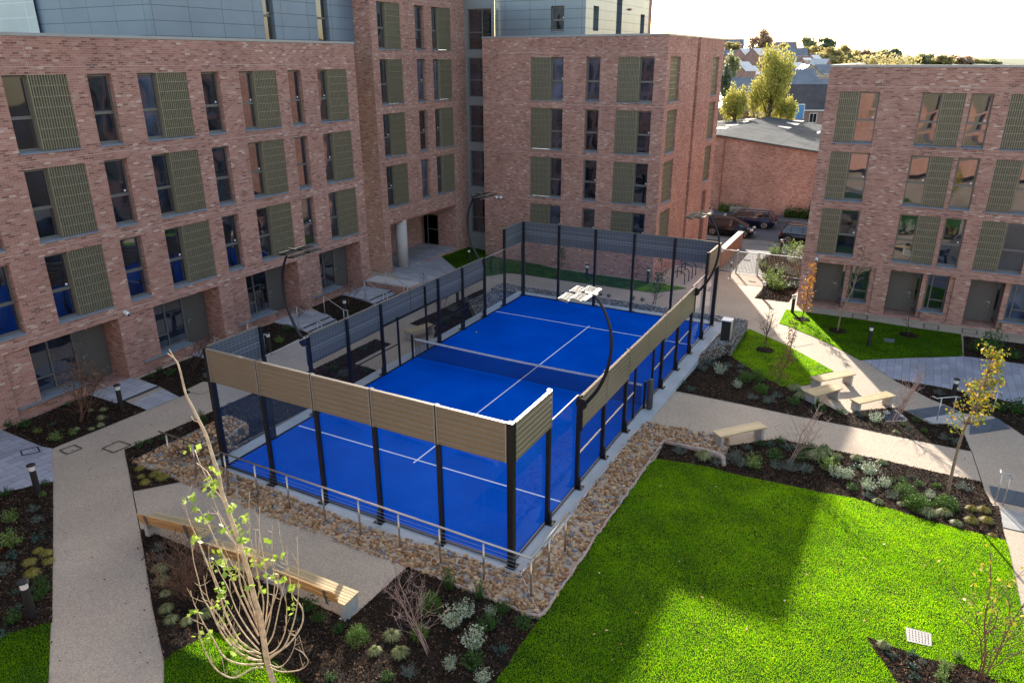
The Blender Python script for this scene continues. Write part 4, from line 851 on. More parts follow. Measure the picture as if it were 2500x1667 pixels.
m=MB(); facade(m,'y',31,-7.82,-1.55,13.0,15.95,[(-3.86,-2.96,13.42,14.84,.28)],-1); facade(m,'x',-1.55,31,36.16,13.0,15.95,[(32.19,33.08,13.45,14.86,.3,1)],1); facade(m,'x',-1.55,37.17,42.7,13.0,15.95,[(40.95,41.83,13.4,14.78,.3,1)],1)
m.quad((-1.55,36.16,13),(-2.0,36.16,13),(-2.0,36.16,15.95),(-1.55,36.16,15.95)); m.quad((-2.0,36.16,13),(-2.0,37.17,13),(-2.0,37.17,15.95),(-2.0,36.16,15.95)); m.quad((-1.55,37.17,13),(-2.0,37.17,13),(-2.0,37.17,15.95),(-1.55,37.17,15.95))
m.quad((-1.55,42.7,13),(-7.82,42.7,13),(-7.82,42.7,15.95),(-1.55,42.7,15.95)); m.quad((-7.82,31,15.95),(-5.3,31,15.95),(-5.3,42.7,15.95),(-7.82,42.7,15.95)); m.mm(-5.3,31.001,15.949,-1.551,42.69,16.65); m.build('upper_storey',panel_mat('grey_cladding_light',(.21,.255,.29),1.75,.54,.3,.5),Cb,True)  # raised box out of view is added to shape the lawn shadow
window('N',Cb,'y',31,-1,-3.86,13.42,.9,1.42)
m=MB(); m.mm(-1.54,38.4,14.9,-1.42,38.75,15.02); m.build('alarm_box',pm('red_box',(.30,.06,.07),.5),Cb,True)
# unseen block added far behind, shaped to cast the stepped lawn shadow
T=thing('shadow_block','unseen block added behind the middle building to shade the lawn','shadow_caster',(-25,89,-2)); m=MB(); m.prism([(-18.3,94),(-18.3,84.5),(-23.5,80.3),(-23.5,94)],-2.6,36.9); m.build('wall',M['brick'],T,True)
# ------------------------------------------------ D: the right block
D=thing('brick_block','red brick block on the right with window rows above recessed front doors','apartment block',(20,36,-1))
rowsD=[7.83,4.92,2.02]; HD=2.45
colsD=[('LG',13.41,1.83,.94),('GL',17.08,1.83,.88),('N',19.10,.91,0),('LG',20.66,2.05,1.02),('GL',24.4,1.83,.88),('N',26.4,.91,0),('LG',28,2.0,1.0)]
grdD=[(13.52,16.46,-.85,1.55),(17.15,20.08,-.85,1.55),(20.76,23.7,-.85,1.55),(24.4,27.3,-.85,1.55)]
m=MB(); facade(m,'y',YD,12.8,34,-1.5,11.42,[(u,u+W,z,z+HD,.30) for k,u,W,gw in colsD for z in rowsD]+[(a,b,z0,z1,1.1,1) for a,b,z0,z1 in grdD],-1)
m.quad((12.8,YD,-3),(12.8,46,-3),(12.8,46,11.42),(12.8,YD,11.42)); m.quad((12.8,YD,11.41),(34,YD,11.41),(34,46,11.41),(12.8,46,11.41)); m.quad((12.8,46,-3),(34,46,-3),(34,46,11.41),(12.8,46,11.41)); m.build('wall',M['brick'],D,True)
for k,u,W,gw in colsD:
    for z in rowsD: window(k,D,'y',YD,-1,u,z,W,HD,gw)
coping(D,'y',YD,12.77,34,11.42,-1); coping(D,'x',12.8,YD+.39,46,11.42,-1)
for z in (10.52,7.61,4.70,1.80): string(D,'y',YD,12.8,34,z,-1)
for u,z0,z1 in ((15.28,10.3,11.4),(15.28,7.3,7.8),(24.0,1.6,2.0)): vstring(D,'y',YD,u,z0,z1,-1)
for a,b,z0,z1 in grdD:
    door(D,'y',YD+1.05,-1,a+.02,a+1.22,z0+.02,z1-.02,hinge=1); glazing(D,'y',YD+1.0,-1,a+1.24,a+1.48,z0+.03,z1-.01,name='sidelight')
    m=MB(); m.mm(a+1.5,YD+.25,z0,a+1.72,YD+1.09,z1-.001); m.mm(a+1.72,YD+.06,z0,b-.24,YD+1.09,z0+.40); m.mm(b-.24,YD+.10,z0,b,YD+1.09,z1-.001); m.build('infill_wall',M['brick'],D,True)
    ledge(D,'y',YD+.06,-1,a+1.5,b-.2,z0+.45,.6,.12); glazing(D,'y',YD+.40,-1,a+1.74,b-.26,z0+.46,z1-.01,mull=(a+1.98,),trans=((a+2.01,b-.32,z0+1.0),))
# ------------------------------------------------ the block behind the camera that closes the courtyard
E_=thing('courtyard_block','red brick block closing the courtyard behind the viewpoint','apartment block',(6,-36,0))
m=MB(); oe=[(x,x+2,z,z+2.4,.3) for x in range(-18,34,5) for z in (.6,3.5,6.4,9.3)]
facade(m,'y',-32,-22,40,-1,12.8,oe,1); m.quad((-22,-32,12.8),(40,-32,12.8),(40,-44,12.8),(-22,-44,12.8)); m.build('wall',M['brick'],E_,True)
for a,b,z0,z1,_ in oe: window('GL',E_,'y',-32,1,b,z0,2.0,2.4,.85)
# ================================================================== STEPS, RETAINING WALL, RAILS
def rail(label,pts,post_idx,r=.021,drop=None,group=None):
    """pts: rail points (world), posts drop from the listed points to the ground"""
    t=thing('handrail',label,'handrail',(pts[0][0],pts[0][1],H(pts[0][0],pts[0][1])),group=group)
    m=MB(); m.tube(pts,r,10); m.build('top_rail',M['galv'],t,True,smooth=True)
    for i in post_idx: p=pts[i]; m=MB(); m.tube([(p[0],p[1],drop[i] if drop else H(p[0],p[1])),(p[0],p[1],p[2])],r*.95,8); m.build('baluster',M['galv'],t,True,smooth=True)
    return t
def steps(label,x0,y0,y1,n,zt,zb,tread=.32):
    t=thing('steps',label,'steps',(x0,(y0+y1)/2,zb)); r=(zt-zb)/n
    for i in range(n):
        m=MB(); z=zt-r*(i); m.mm(x0+i*tread,y0,zb-.3,x0+(i+1)*tread,y1,z-r*0); m.build('tread',M['paver_step'],t,True)
        m=MB(); m.mm(x0+(i+1)*tread-.06,y0+.01,z-.045,x0+(i+1)*tread+.004,y1-.01,z+.004); m.build('nosing',M['step_edge'],t,True)
    return t
# landings in front of the left block
for a,b,z,x1 in ((1.05,2.78,.17,-6.9),(5.6,7.6,.14,-7.2),(10.35,12.4,.14,-6.9),(15.3,17.2,.11,-6.9)):
    m=MB(); m.mm(-9.55,a,-.8,x1,b,z); m.build('landing',M['paver_step'])['kind']='structure'
m=MB(); m.mm(-6.90,1.05,-.5,-6.84,2.78,.175); m.build('step_edge',M['step_edge'])['kind']='structure'
m=MB(); m.mm(-6.84,1.05,-.6,-6.60,2.78,.10); m.build('step_kerb',M['concrete'])['kind']='structure'
gs='steel rails at the door steps of the left block'
steps('four grey stone steps down from a left-block door, the nearer of two flights',-6.9,10.35,12.3,4,.14,-.36)
steps('four grey stone steps down from the last left-block door beside the brick retaining wall',-6.9,15.3,17.2,4,.11,-.43)
def srail(y,label,z0=1.12,z1=.60):
    rail(label,[(-7.15,y,z0),(-6.95,y,z0),(-5.75,y,z1),(-5.50,y,z1),(-5.48,y,z1-.12)],(1,2,3),drop={1:.14,2:-.25,3:-.42},group=gs)
srail(10.42,'steel handrail on the near side of the first flight of steps'); srail(12.25,'steel handrail on the far side of the first flight of steps'); srail(15.36,'steel handrail on the near side of the flight beside the brick retaining wall'); srail(17.12,'steel handrail standing before the stone-capped retaining wall')
rail('short steel handrail just behind the near left corner of the court panels',[(-7.15,5.7,1.2),(-6.95,5.7,1.2),(-6.1,5.7,.85),(-5.9,5.7,.85)],(1,2),drop={1:.14,2:-.1},group=gs)
rail('second short steel handrail behind the near left corner panels, farther along',[(-7.2,7.5,1.2),(-7.0,7.5,1.2),(-6.1,7.5,.85),(-5.9,7.5,.85)],(1,2),drop={1:.14,2:-.1},group=gs)
w=thing('retaining_wall','low brick retaining wall with a pale stone cap beside the steps','retaining wall',(-7,17.6,-.5))
m=MB(); m.mm(-8.4,17.3,-.9,-5.55,18.15,.36); m.build('wall',M['brick'],w,True); m=MB(); m.mm(-8.42,17.24,.36,-5.47,18.21,.45); m.build('cap',M['column'],w,True,bevel=.008)
# right-hand steps with rails
def px_rail(label,pts,hs,posts,group): 
    P=[tuple(at(*p,h)) for p,h in zip(pts,hs)]; return rail(label,P,posts,group=group)
gr='steel rails at the tactile-paved steps on the right'
px_rail('short steel rail between the timber stools and the slate-paved steps',KP('ch',[(1410,785),(1460,808),(1510,802),(1660,790),(1700,800)]),(.95,.95,.95,.95,.85),(2,3),gr)
px_rail('short steel rail on the far side of the slate-paved steps beside the black lamp',KP('ch',[(1900,752),(1915,742),(2085,735),(2120,745),(2118,780)]),(.95,.95,.95,.95,.8),(1,2),gr)
px_rail('short steel rail at the right edge of the photo by the ribbed paving',KP('cg',[(2085,880),(2090,915),(2110,920),(2205,930),(2225,945),(2215,985)]),(1.02,1.0,1.0,1.0,1.0,.9),(2,3),gr)
b=MB(); P=[at(*p,.0) for p in KP('ch',[(1320,1024),(1700,962),(1790,1060),(1560,1075),(1410,1072)])]; b.prism([(p.x,p.y) for p in P],[p.z-.2 for p in P],[p.z+.05 for p in P]); b.build('step_kerb',M['concrete'])['kind']='structure'
# ================================================================== BOLLARD LIGHTS
def bollard(p,label,h=1.0):
    t=thing('bollard_light',label,'bollard light',p,group='black bollard lights with pale lens rings')
    m=MB(); m.lathe([(.085,-.03),(.085,h-.20)],n=20); m.build('body',M['blackplastic'],t,smooth=False)
    m=MB(); m.lathe([(.078,h-.20),(.082,h-.19),(.082,h-.06),(.078,h-.05)],n=20); m.build('lens',M['lens'],t)
    m=MB(); m.lathe([(.085,h-.05),(.118,h-.045),(.12,h-.02),(.09,h-.003),(.02,h)],n=24); m.build('cap',M['blackplastic'],t,smooth=False)
    return t
for px,lab in ((K('cb',398,492),'black bollard light left of the wide path, beside the grey paving'),(K('cc',340,868),'black bollard light nearest the camera, left of the wide path above the grass corner'),
  (K('c5',1252,1095),'black bollard light by the paved landing of the nearest left-hand door'),(K('c1',470,1070),'black bollard light behind the near left corner of the court'),(K('cm',1200,690),'black bollard light in the bed between the two flights of steps'),
  (K('c1',1815,715),'black bollard light in the bed behind the far left fence'),(K('ch',1610,845),'black bollard light before the timber seat on the grey paving'),(K('ch',755,275),'black bollard light standing in the middle of the shaded right-hand lawn'),
  (K('cj',1570,300),'bollard light at the sunlit tip of the right-hand lawn, beside the orange-leaved sapling'),(K('c6',2095,675),'bollard light at the near corner of the gate bed, casting a shadow on the path'),(K('c6',2180,545),'bollard light in the middle of the gate bed'),
  (K('c6',2120,455),'bollard light on the left edge of the gate bed, next to the gate'),(K('c6',2222,345),'bollard light at the back of the gate bed, before the street'),(K('c6',830,540),'black bollard light on the grass, left of the two seen through the far glass wall'),(K('c6',1268,566),'black bollard light on the grass near the building corner, seen through the far glass wall'),
  (K('c1',1898,425),'bollard light on the grass below the curved mast at the far left corner')):
    p=at(*px); bollard(p,lab)
# ================================================================== SEATS
def slats(mb,L,w,n,z,th=.04,gap=.012,x0=0):
    sw=(w-gap*(n-1))/n
    for i in range(n): mb.mm(-L/2+x0,-w/2+i*(sw+gap),z-th,L/2+x0,-w/2+i*(sw+gap)+sw,z)
def back_bench(p,rz,label,L=2.0):
    """seat facing local +y, backrest on the -y side"""
    t=thing('park_bench',label,'bench',p,rz,'timber benches with backrests on the resin terrace')
    for x in (-L/2+.10,L/2-.10):
        m=MB(); m.mm(x-.06,-.24,0,x+.06,.24,.41); m.mm(x-.09,-.27,-.01,x+.09,.27,.02); m.build('leg',M['concrete'],t,bevel=.008)
    m=MB(); slats(m,L,.50,6,.455); m.build('seat',M['wood_pale'],t)
    m=MB(); A=Matrix.Rotation(rad(12),3,'X')
    m.box((-.03,-.325,.585),(L*.97-.12,.035,.13),M=A); m.box((-.03,-.355,.735),(L*.97-.12,.035,.14),M=A); m.build('backrest',M['wood'],t,bevel=.004)
    for x in (-L/2+.32,L/2-.42):
        m=MB(); m.box((x,-.372,.60),(.07,.012,.46),M=A); m.box((x,-.30,.42),(.07,.12,.012)); m.build('back_bracket',M['frame'],t)
    return t
e1=at(*K('cd',1575,905),.0); 
def bench_at(pxa,pxb,label,dz=.0,L=2.0):
    a,b=at(*pxa,dz),at(*pxb,dz); d=(b-a); rz=math.atan2(d.y,d.x); c=(a+b)/2; c.z=H(c.x,c.y); back_bench(c,rz,label,L)
# pixel = foot of the outer legs (near side)
bench_at(K('cd',1120,800),K('cd',1570,985),'timber bench with backrest nearest the camera, sunlit, third along the terrace')
bench_at(K('cd',470,555),K('cd',965,700),'timber bench with backrest in the middle of the three, behind the bare twigs',L=2.0)
bench_at(K('cb',1610,880),K('cb',2130,1010),'timber bench with backrest farthest left, beside the wide path')
def stool(pxs,label,leg='concrete',w='wood_pale'):
    """pixels of the four top corners at seat height"""
    P=[at(*p,.45) for p in pxs]; c=sum(P,Vector())/4; a=(P[1]-P[0]+P[2]-P[3])/2; wv=(P[3]-P[0]+P[2]-P[1])/2; L=max(a.length,1.5); W=min(max(wv.length,.42),.55); rz=math.atan2(a.y,a.x); c.z=H(c.x,c.y)
    t=thing('timber_stool',label,'bench',c,rz,'backless timber benches on plate legs')
    for x in (-L/2+.12,L/2-.12):
        m=MB(); m.mm(x-.05,-W/2+.03,0,x+.05,W/2-.03,.40); m.mm(x-.08,-W/2,-.01,x+.08,W/2,.015); m.build('leg',M[leg],t,bevel=.008)
    m=MB(); slats(m,L,W,6,.46,.05); m.build('seat',M[w],t); return t
stool(KP('cf',[(838,420),(1385,340),(1460,402),(945,488)]),'backless timber bench beside the straight path near the stone strip','concrete')
stool(KP('ch',[(165,570),(560,528),(595,572),(250,625)]),'backless timber bench at the edge of the grass wedge, farthest of the sunlit three')
stool(KP('ch',[(95,632),(185,618),(505,803),(398,825)]),'backless timber bench left of the sunlit three, along the bed edge')
stool(KP('ch',[(570,797),(945,747),(1030,795),(665,848)]),'backless timber bench of the sunlit three nearest the straight path')
stool(KP('cn',[(1060,790),(1190,785),(2015,990),(2005,1045)]),'backless timber bench on the shaded grey paving behind the yellow-leaved sapling',w='wood')
stool(KP('c1',[(1395,858),(1490,848),(1650,900),(1640,920)]),'backless timber bench seen through the left court fence',w='wood_pale')
# ================================================================== BIKE STANDS, GATE, FENCE
for i,(px,lab) in enumerate((((1450,558,1530,570),'black hoop bike stand nearest the court glass'),((1478,520,1560,548),'black hoop bike stand, second from the court glass'),((1508,495,1585,525),'black hoop bike stand, third from the court glass'),((1535,470,1610,505),'black hoop bike stand farthest from the court glass'))):
    a,b=at(*K('c6',px[0],px[1])),at(*K('c6',px[2],px[3])); t=thing('bike_stand',lab,'bike stand',a,group='hoop bike stands by the middle block'); P=[a]; h=.78
    for k in range(9):
        w=PI*k/8; q=a.lerp(b,.5-.5*math.cos(w)); P.append(Vector((q.x,q.y,q.z+h-.22+.22*math.sin(w))))
    P.append(b); m=MB(); m.tube(P,.028,8); m.build('hoop',M['black'],t,True,smooth=True)
    for q in (a,b): m=MB(); m.lathe([(.06,0),(.06,.012)],tuple(q),10); m.build('foot',M['black'],t,True)
def railing(name,label,a,b,h,n,mat,cat,posts=True,rr=.032):
    t=thing(name,label,cat,a); d=b-a; m=MB()
    m.tube([a+Vector((0,0,h)),b+Vector((0,0,h))],rr,8); m.tube([a+Vector((0,0,.12)),b+Vector((0,0,.12))],rr*.8,8); m.build('frame',mat,t,True)
    m=MB()
    for i in range(1,n): p=a+d*(i/n); m.tube([p+Vector((0,0,.12)),p+Vector((0,0,h))],.013,5)
    m.build('bars',mat,t,True)
    if posts:
        for p in (a,b): m=MB(); m.box((p.x,p.y,p.z+h/2+.04),(.08,.08,h+.10)); m.build('post',mat,t,True)
    return t
g0,g1,g2,g3=at(*K('ck',335,1205)),at(*K('ck',645,1250)),at(*K('ck',980,1290)),at(*K('ck',1760,1330))
g3=Vector((12.75,g2.y-.1,-1.2)); gh=1.45
railing('metal_fence','galvanised vertical bar fence between the brick wing wall and the gate',Vector((g0.x-.9,g0.y,g0.z)),g1,gh,22,M['galv'],'fence')
gt=railing('pedestrian_gate','galvanised vertical bar gate with a small sign plate at the end of the path',g1+Vector((.06,0,0)),g2,gh-.03,14,M['galv'],'gate',posts=False,rr=.03)
for p in (g1+Vector((.06,0,0)),g2-Vector((.03,0,0))): m=MB(); m.tube([p+Vector((0,0,.12)),p+Vector((0,0,gh-.03))],.03,8); m.build('stile',M['galv'],gt,True)
cm_=(g1+g2)/2; m=MB(); m.mm(cm_.x-.22,cm_.y-.02,cm_.z+.85,cm_.x+.22,cm_.y-.012,cm_.z+1.0); m.build('sign_plate',M['white'],gt,True)
m=MB(); m.mm(g2.x-.12,g2.y-.05,g2.z+.98,g2.x+.0,g2.y+.02,g2.z+1.14); m.build('lock_box',M['galv'],gt,True)
railing('metal_fence','galvanised vertical bar fence from the gate to the corner of the right block',g2+Vector((.06,0,0)),Vector((g3.x,g2.y,g2.z)),gh,34,M['galv'],'fence')
p=at(*K('c6',1858,530)); t=thing('access_post','slim steel post with a black entry pad and green button inside the gate','access post',p)
m=MB(); m.lathe([(.055,0),(.055,1.02),(.04,1.06)],n=16); m.build('body',M['galv'],t,smooth=False); m=MB(); m.lathe([(.12,0),(.12,.015)],n=16); m.build('foot_plate',M['galv'],t)
m=MB(); m.mm(-.035,-.066,.74,.035,-.05,.98); m.build('entry_pad',M['black'],t); m=MB(); m.lathe([(.018,0),(.018,.012)],(0,-.072,.82),10,axis='y'); m.build('button',pm('green_button',(.02,.35,.10),.4),t)
# brick wing wall with pale cap running from the middle block to the street
a=atz(*K('ck',372,985),-.15); w=thing('wing_wall','low brick wall with pale stone cap running down to the street beside the gate','wall',(a.x,35,-1.5)); q0,q1=atz(*K('ck',375,900),-.12),atz(*K('ck',735,570),-.85)
d=(q1-q0); d.z=0; n=Vector((-d.y,d.x,0)).normalized()*.17; m=MB(); pl=[(q0-n)[:2],(q1-n)[:2],(q1+n)[:2],(q0+n)[:2]]; m.prism(pl,[-2.4]*4,[-.20,-.93,-.93,-.20]); m.build('wall',M['brick_orange'],w,True)
n*=1.18; pl=[(q0-n)[:2],(q1-n)[:2],(q1+n)[:2],(q0+n)[:2]]; m=MB(); m.prism(pl,[-.199,-.929,-.929,-.199],[-.12,-.85,-.85,-.12]); m.build('cap',M['column'],w,True)
# ================================================================== CAMERAS ON THE WALLS
def cctv(p,dirv,label):
    t=thing('security_camera',label,'security camera',p,group='white dome cameras fixed to the brick walls'); d=Vector(dirv).normalized(); m=MB()
    ax=0 if abs(d.x)>.5 else 1; m.tube([Vector((0,0,0)),d*.05],.075,14); m.build('mount',M['white'],t); m=MB()
    m.tube([d*.05,d*.10+Vector((0,0,-.02)),d*.20+Vector((0,0,-.07))],[.06,.085,.07],14); m.build('body',M['white'],t,smooth=True); m=MB(); m.tube([d*.20+Vector((0,0,-.07)),d*.215+Vector((0,0,-.08))],.05,12); m.build('lens',M['black'],t)
cctv((XA+.002,3.07,2.80),(1,0,0),'white camera on the left block above the second front door'); cctv((13.5,YD-.002,1.72),(0,-1,0),'white camera at the corner of the right block above its first door')
q=[Vector(CAM+ray(*p)*((YC-.002-CAM[1])/ray(*p)[1])) for p in ((1214,481),(1224,481))]
cctv(q[0],(0,-1,0),'left one of two white cameras at the left corner of the middle block'); cctv(q[1],(0,-1,0),'right one of two white cameras at the left corner of the middle block')
# ================================================================== CARS
def car(loc,rz,label,paint,L=4.3,W=1.78,Ht=1.48,kind='hatch',tail=False):
    t=thing('parked_car',label,'car',loc,rz,'cars parked on the street'); hw=W/2
    P=pm('car_paint_'+kind+str(round(paint[2],3)),paint,.14,.35,var=.03,spec=.6)
    # body stations along x (front = +x): x, belt height, half width
    x=lambda f: (f-.5)*L
    st=[(0,.42,.62,.80),(.015,.30,.80,.86),(.05,.24,.93,.94),(.14,.22,.97,.985),(.30,.21,.95,1.0),(.55,.21,.92,1.0),(.72,.21,.90,.99),(.82,.22,.84,.97),(.92,.24,.72,.92),(.975,.28,.60,.84),(1,.38,.52,.70)]
    V=[];n=10
    for f,zb,zt,wf in st:
        w=hw*wf; ring=[(-w*.90,zb),(-w,zb+.10),(-w*1.0,(zb+zt)/2),(-w*.965,zt-.06),(-w*.86,zt),(w*.86,zt),(w*.965,zt-.06),(w,(zb+zt)/2),(w,zb+.10),(w*.90,zb)]
        V+=[(x(f),a,b) for a,b in ring]
    m=MB(); m.v=V
    for i in range(len(st)-1):
        for k in range(n): k2=(k+1)%n; m.f.append((i*n+k,i*n+k2,(i+1)*n+k2,(i+1)*n+k))
    m.f.append(tuple(range(n))); m.f.append(tuple((len(st)-1)*n+k for k in range(n))); body=m.build('body',P,t,smooth=True)
    # greenhouse
    rear=.03 if kind in('estate','suv') else .06; g=[(rear,.95),(rear+.10,Ht),(.52,Ht+.02),(.60,Ht-.03),(.80,.87)]
    if kind=='hatch': g=[(.05,.95),(.16,Ht-.03),(.48,Ht+.02),(.58,Ht-.02),(.86,.84)]
    rw=hw*.72; bw=hw*.93; rr=MB(); gl=MB()
    A,B,Cc,Dd,Ee=[(x(f),z) for f,z in g]
    # roof skin
    for s0,s1 in (((B[0],B[1],rw),(Cc[0],Cc[1],rw)),((Cc[0],Cc[1],rw),(Dd[0],Dd[1],rw*.98))):
        rr.quad((s0[0],-s0[2],s0[1]-.02),(s1[0],-s1[2],s1[1]-.02),(s1[0],0,s1[1]+.015),(s0[0],0,s0[1]+.015)); rr.quad((s0[0],0,s0[1]+.015),(s1[0],0,s1[1]+.015),(s1[0],s1[2],s1[1]-.02),(s0[0],s0[2],s0[1]-.02))
    roof=rr.build('roof',P,t,smooth=True); 
    # glass: windscreen, rear, sides
    m=MB(); m.quad((Ee[0],-bw*.9,Ee[1]),(Ee[0],bw*.9,Ee[1]),(Dd[0],rw*.96,Dd[1]-.02),(Dd[0],-rw*.96,Dd[1]-.02)); m.build('windscreen',M['car_glass'],t)
    m=MB(); m.quad((A[0],-bw*.86,A[1]),(A[0],bw*.86,A[1]),(B[0],rw*.95,B[1]-.02),(B[0],-rw*.95,B[1]-.02)); m.build('rear_window',M['car_glass'],t)
    for s in (-1,1):
        m=MB(); k=len(m.v); m.v=[(A[0]+.02,s*bw,.90),(B[0],s*rw,B[1]-.025),(Cc[0],s*rw,Cc[1]-.025),(Dd[0],s*rw*.98,Dd[1]-.025),(Ee[0],s*bw*.95,.86),(0,s*bw*1.01,.89)]; m.f=[(0,1,2,3,4,5)]; m.build('side_window',M['car_glass'],t)
        m=MB()
        def bar(p,q,r=.028): m.tube([p,q],r,6)
        bar((A[0]+.02,s*bw,.90),(B[0],s*rw,B[1]-.02),.04); bar((Ee[0],s*bw*.93,.86),(Dd[0],s*rw,Dd[1]-.02),.03); bar((B[0],s*rw,B[1]-.022),(Dd[0],s*rw,Dd[1]-.022),.028); bar((x(.40),s*bw*1.0,.89),(x(.42),s*rw*1.01,Ht-.02),.03); bar((x(.2),s*bw*1.0,.91),(x(.215),s*rw*1.01,Ht-.06),.03)
        m.build('pillar',P,t)
        if kind!='hatch':
            m=MB(); m.tube([(B[0]+.1,s*rw*.93,Ht+.035),(Dd[0]-.25,s*rw*.93,Ht+.045)],.018,6); m.build('roof_rail',M['galv'],t)
            m=MB(); m.tube([(A[0]+.12,s*bw*1.0,.98),(B[0]+.02,s*rw*1.06,Ht-.10),(Cc[0],s*rw*1.03,Ht-.05),(Dd[0]-.05,s*rw*1.03,Ht-.09)],.012,5); m.tube([(A[0]+.12,s*bw*1.01,.965),(x(.7),s*bw*1.015,.90)],.012,5); m.build('chrome_trim',M['galv'],t)
        m=MB(); m.box((x(.70),s*(hw+.07),.95),(.12,.16,.11)); m.build('mirror',P,t,bevel=.02)
        for f in (.40,.57): m=MB(); m.box((x(f)-.05,s*(hw+.004),.80),(.16,.02,.028)); m.build('door_handle',M['galv'] if kind!='hatch' else P,t)
        m=MB(); m.box((x(.46),s*(hw*.985),.30),(L*.42,.03,.05)); m.build('sill_trim',M['galv'] if kind=='suv' else M['black'],t)
        for fx in (.175,.815):
            r=.335 if kind!='suv' else .36; cx=x(fx); wh=MB(); wh.lathe([(r*.66,-.10),(r*.92,-.105),(r,-.08),(r,.08),(r*.92,.105),(r*.66,.10)],(cx,s*(hw-.085),r),26,axis='y'); w_=wh.build('wheel',pm('tyre',(.014,.014,.015),.85),t,smooth=False)
            m=MB(); m.lathe([(r*.68,-.01),(r*.70,.015)],(cx,s*(hw+.012),r),26,axis='y'); a=m.build('wheel_disc',M['black'],t); a.parent=w_
            m=MB()
            for k in range(5):
                for dd in (-.13,.13): w=2*PI*k/5+.3; m.tube([(cx+r*.12*math.cos(w),s*(hw+.032),r+r*.12*math.sin(w)),(cx+r*.66*math.cos(w+dd),s*(hw+.032),r+r*.66*math.sin(w+dd))],.018,5)
            m.tube([(cx+r*.68*math.cos(2*PI*k/24),s*(hw+.03),r+r*.68*math.sin(2*PI*k/24)) for k in range(25)],.018,5); a=m.build('rim',M['galv'],t); a.parent=w_
            m=MB(); m.lathe([(r*1.12,-.04),(r*1.12,.01)],(cx,s*(hw-.005),r+.01),26,axis='y'); m.build('wheel_arch',M['black'],t)
        m=MB(); m.box((x(.955),s*hw*.70,.66),(.22,.34,.15),M=Matrix.Rotation(rad(-18)*1,3,'Y')); m.build('headlight',M['lens'],t,bevel=.03)
        m=MB(); m.box((x(.022),s*hw*.76,.82),(.12,.30,.16)); m.build('tail_light',pm('tail_red',(.45,.02,.02),.2),t,bevel=.03)
    for f,zz in ((.999,.40),(.0,.50)): m=MB(); m.box((x(f)+(.012 if f>.5 else -.012),0,zz),(.02,.5,.11)); m.build('number_plate',M['white'] if f>.5 else M['yellow'],t)
    m=MB(); m.box((x(.985),0,.46),(.06,W*.55,.12)); m.build('grille',M['black'],t,bevel=.02)
    m=MB(); m.mm(x(.06),-hw*.8,.16,x(.94),hw*.8,.28); m.build('underbody',M['black'],t)
    return t
def on_street(px,py,z): return atz(px,py,z)
SR=SZ-.11
p1=on_street(*K('ck',700,640),SR); car((4.35,50.1,SR),rad(2),'black hatchback facing right, half hidden by the low brick wall',(.012,.015,.022),4.1,1.72,1.46,'hatch')
car((4.95,54.5,SR),rad(181),'dark blue estate car with alloy wheels on the far side of the street',(.010,.018,.055),4.8,1.82,1.42,'estate')
p3=on_street(*K('ck',1515,785),SR); car((10.7,49.6,SR),rad(2),'dark crossover car cut off by the right block',(.014,.012,.016),4.4,1.84,1.55,'suv')
car((-.75,55.6,SR),rad(180),'white car of which only the rear with a red lamp shows past the middle block',(.75,.75,.74),4.3,1.78,1.5,'hatch')
# ================================================================== WAREHOUSE BEYOND THE STREET
W_=thing('warehouse','old brick warehouse gable with a grey corrugated roof across the street','warehouse',(6,68,SZ)); wy=60.0; zr=5.05; slope=(4.95-3.93)/8.76; xr=.4
def zroof(x): return zr-abs(x-xr)*slope
m=MB(); xs=(-9,xr,14.0); m.v=[(xs[0],wy,SZ-1),(xs[2],wy,SZ-1),(xs[2],wy,zroof(xs[2])-.12),(xr,wy,zr-.12),(xs[0],wy,zroof(xs[0])-.12)]; m.f=[(0,1,2,3,4)]; m.quad((xs[2],wy,SZ-1),(xs[2],84,SZ-1),(xs[2],84,zroof(14)-.12),(xs[2],wy,zroof(14)-.12))
old=brick_mat('old_orange_brick',[(.0,(.36,.18,.13)),(.3,(.52,.28,.20)),(.75,(.60,.35,.26)),(1.0,(.64,.42,.33))],(.30,.22,.18),.2); m.build('gable_wall',old,W_,True)
def corr(name,a,b): 
    t=NT(name); o=t.obj(); s=t.n('SeparateXYZ',Vector=o); w=t.math('SINE',t.math('MULTIPLY',s.outputs[1],42.0)); n=t.noise(o,.5,5); f=t.noise(o,6,4)
    br=t.n('TexBrick',Vector=o,Scale=1.0); br.offset=0
    for k,v in (('Mortar Size',.03),('Brick Width',2.0),('Row Height',1.1)): br.inputs[k].default_value=v
    c=t.ramp(n,[(.3,a),(.7,b)]); c=t.mix(1.0,c,t.ramp(f,[(.3,(.75,)*3),(.7,(1.2,)*3)]),'MULTIPLY'); c=t.mix(t.math('MULTIPLY',br.outputs['Fac'],.6),c,tuple(x*.35 for x in a))
    return t.done(t.bsdf(c,.95,0,.08,bump=w,bstr=.6,bdist=.03))
for nm,x1 in (('roof_slope',-9.2),('roof_slope',14.25)):
    m=MB(); m.v=[(xr,wy-.25,zr),(xr,86,zr),(x1,86,zroof(x1)),(x1,wy-.25,zroof(x1)),(xr,wy-.25,zr-.14),(x1,wy-.25,zroof(x1)-.14)]; m.f=[(0,1,2,3),(0,3,5,4)]; m.build(nm,corr('corrugated_roof',(.075,.08,.082),(.135,.138,.135)),W_,True)
lt=pm('roof_light',(.62,.64,.62),.25,var=.15,vs=3)
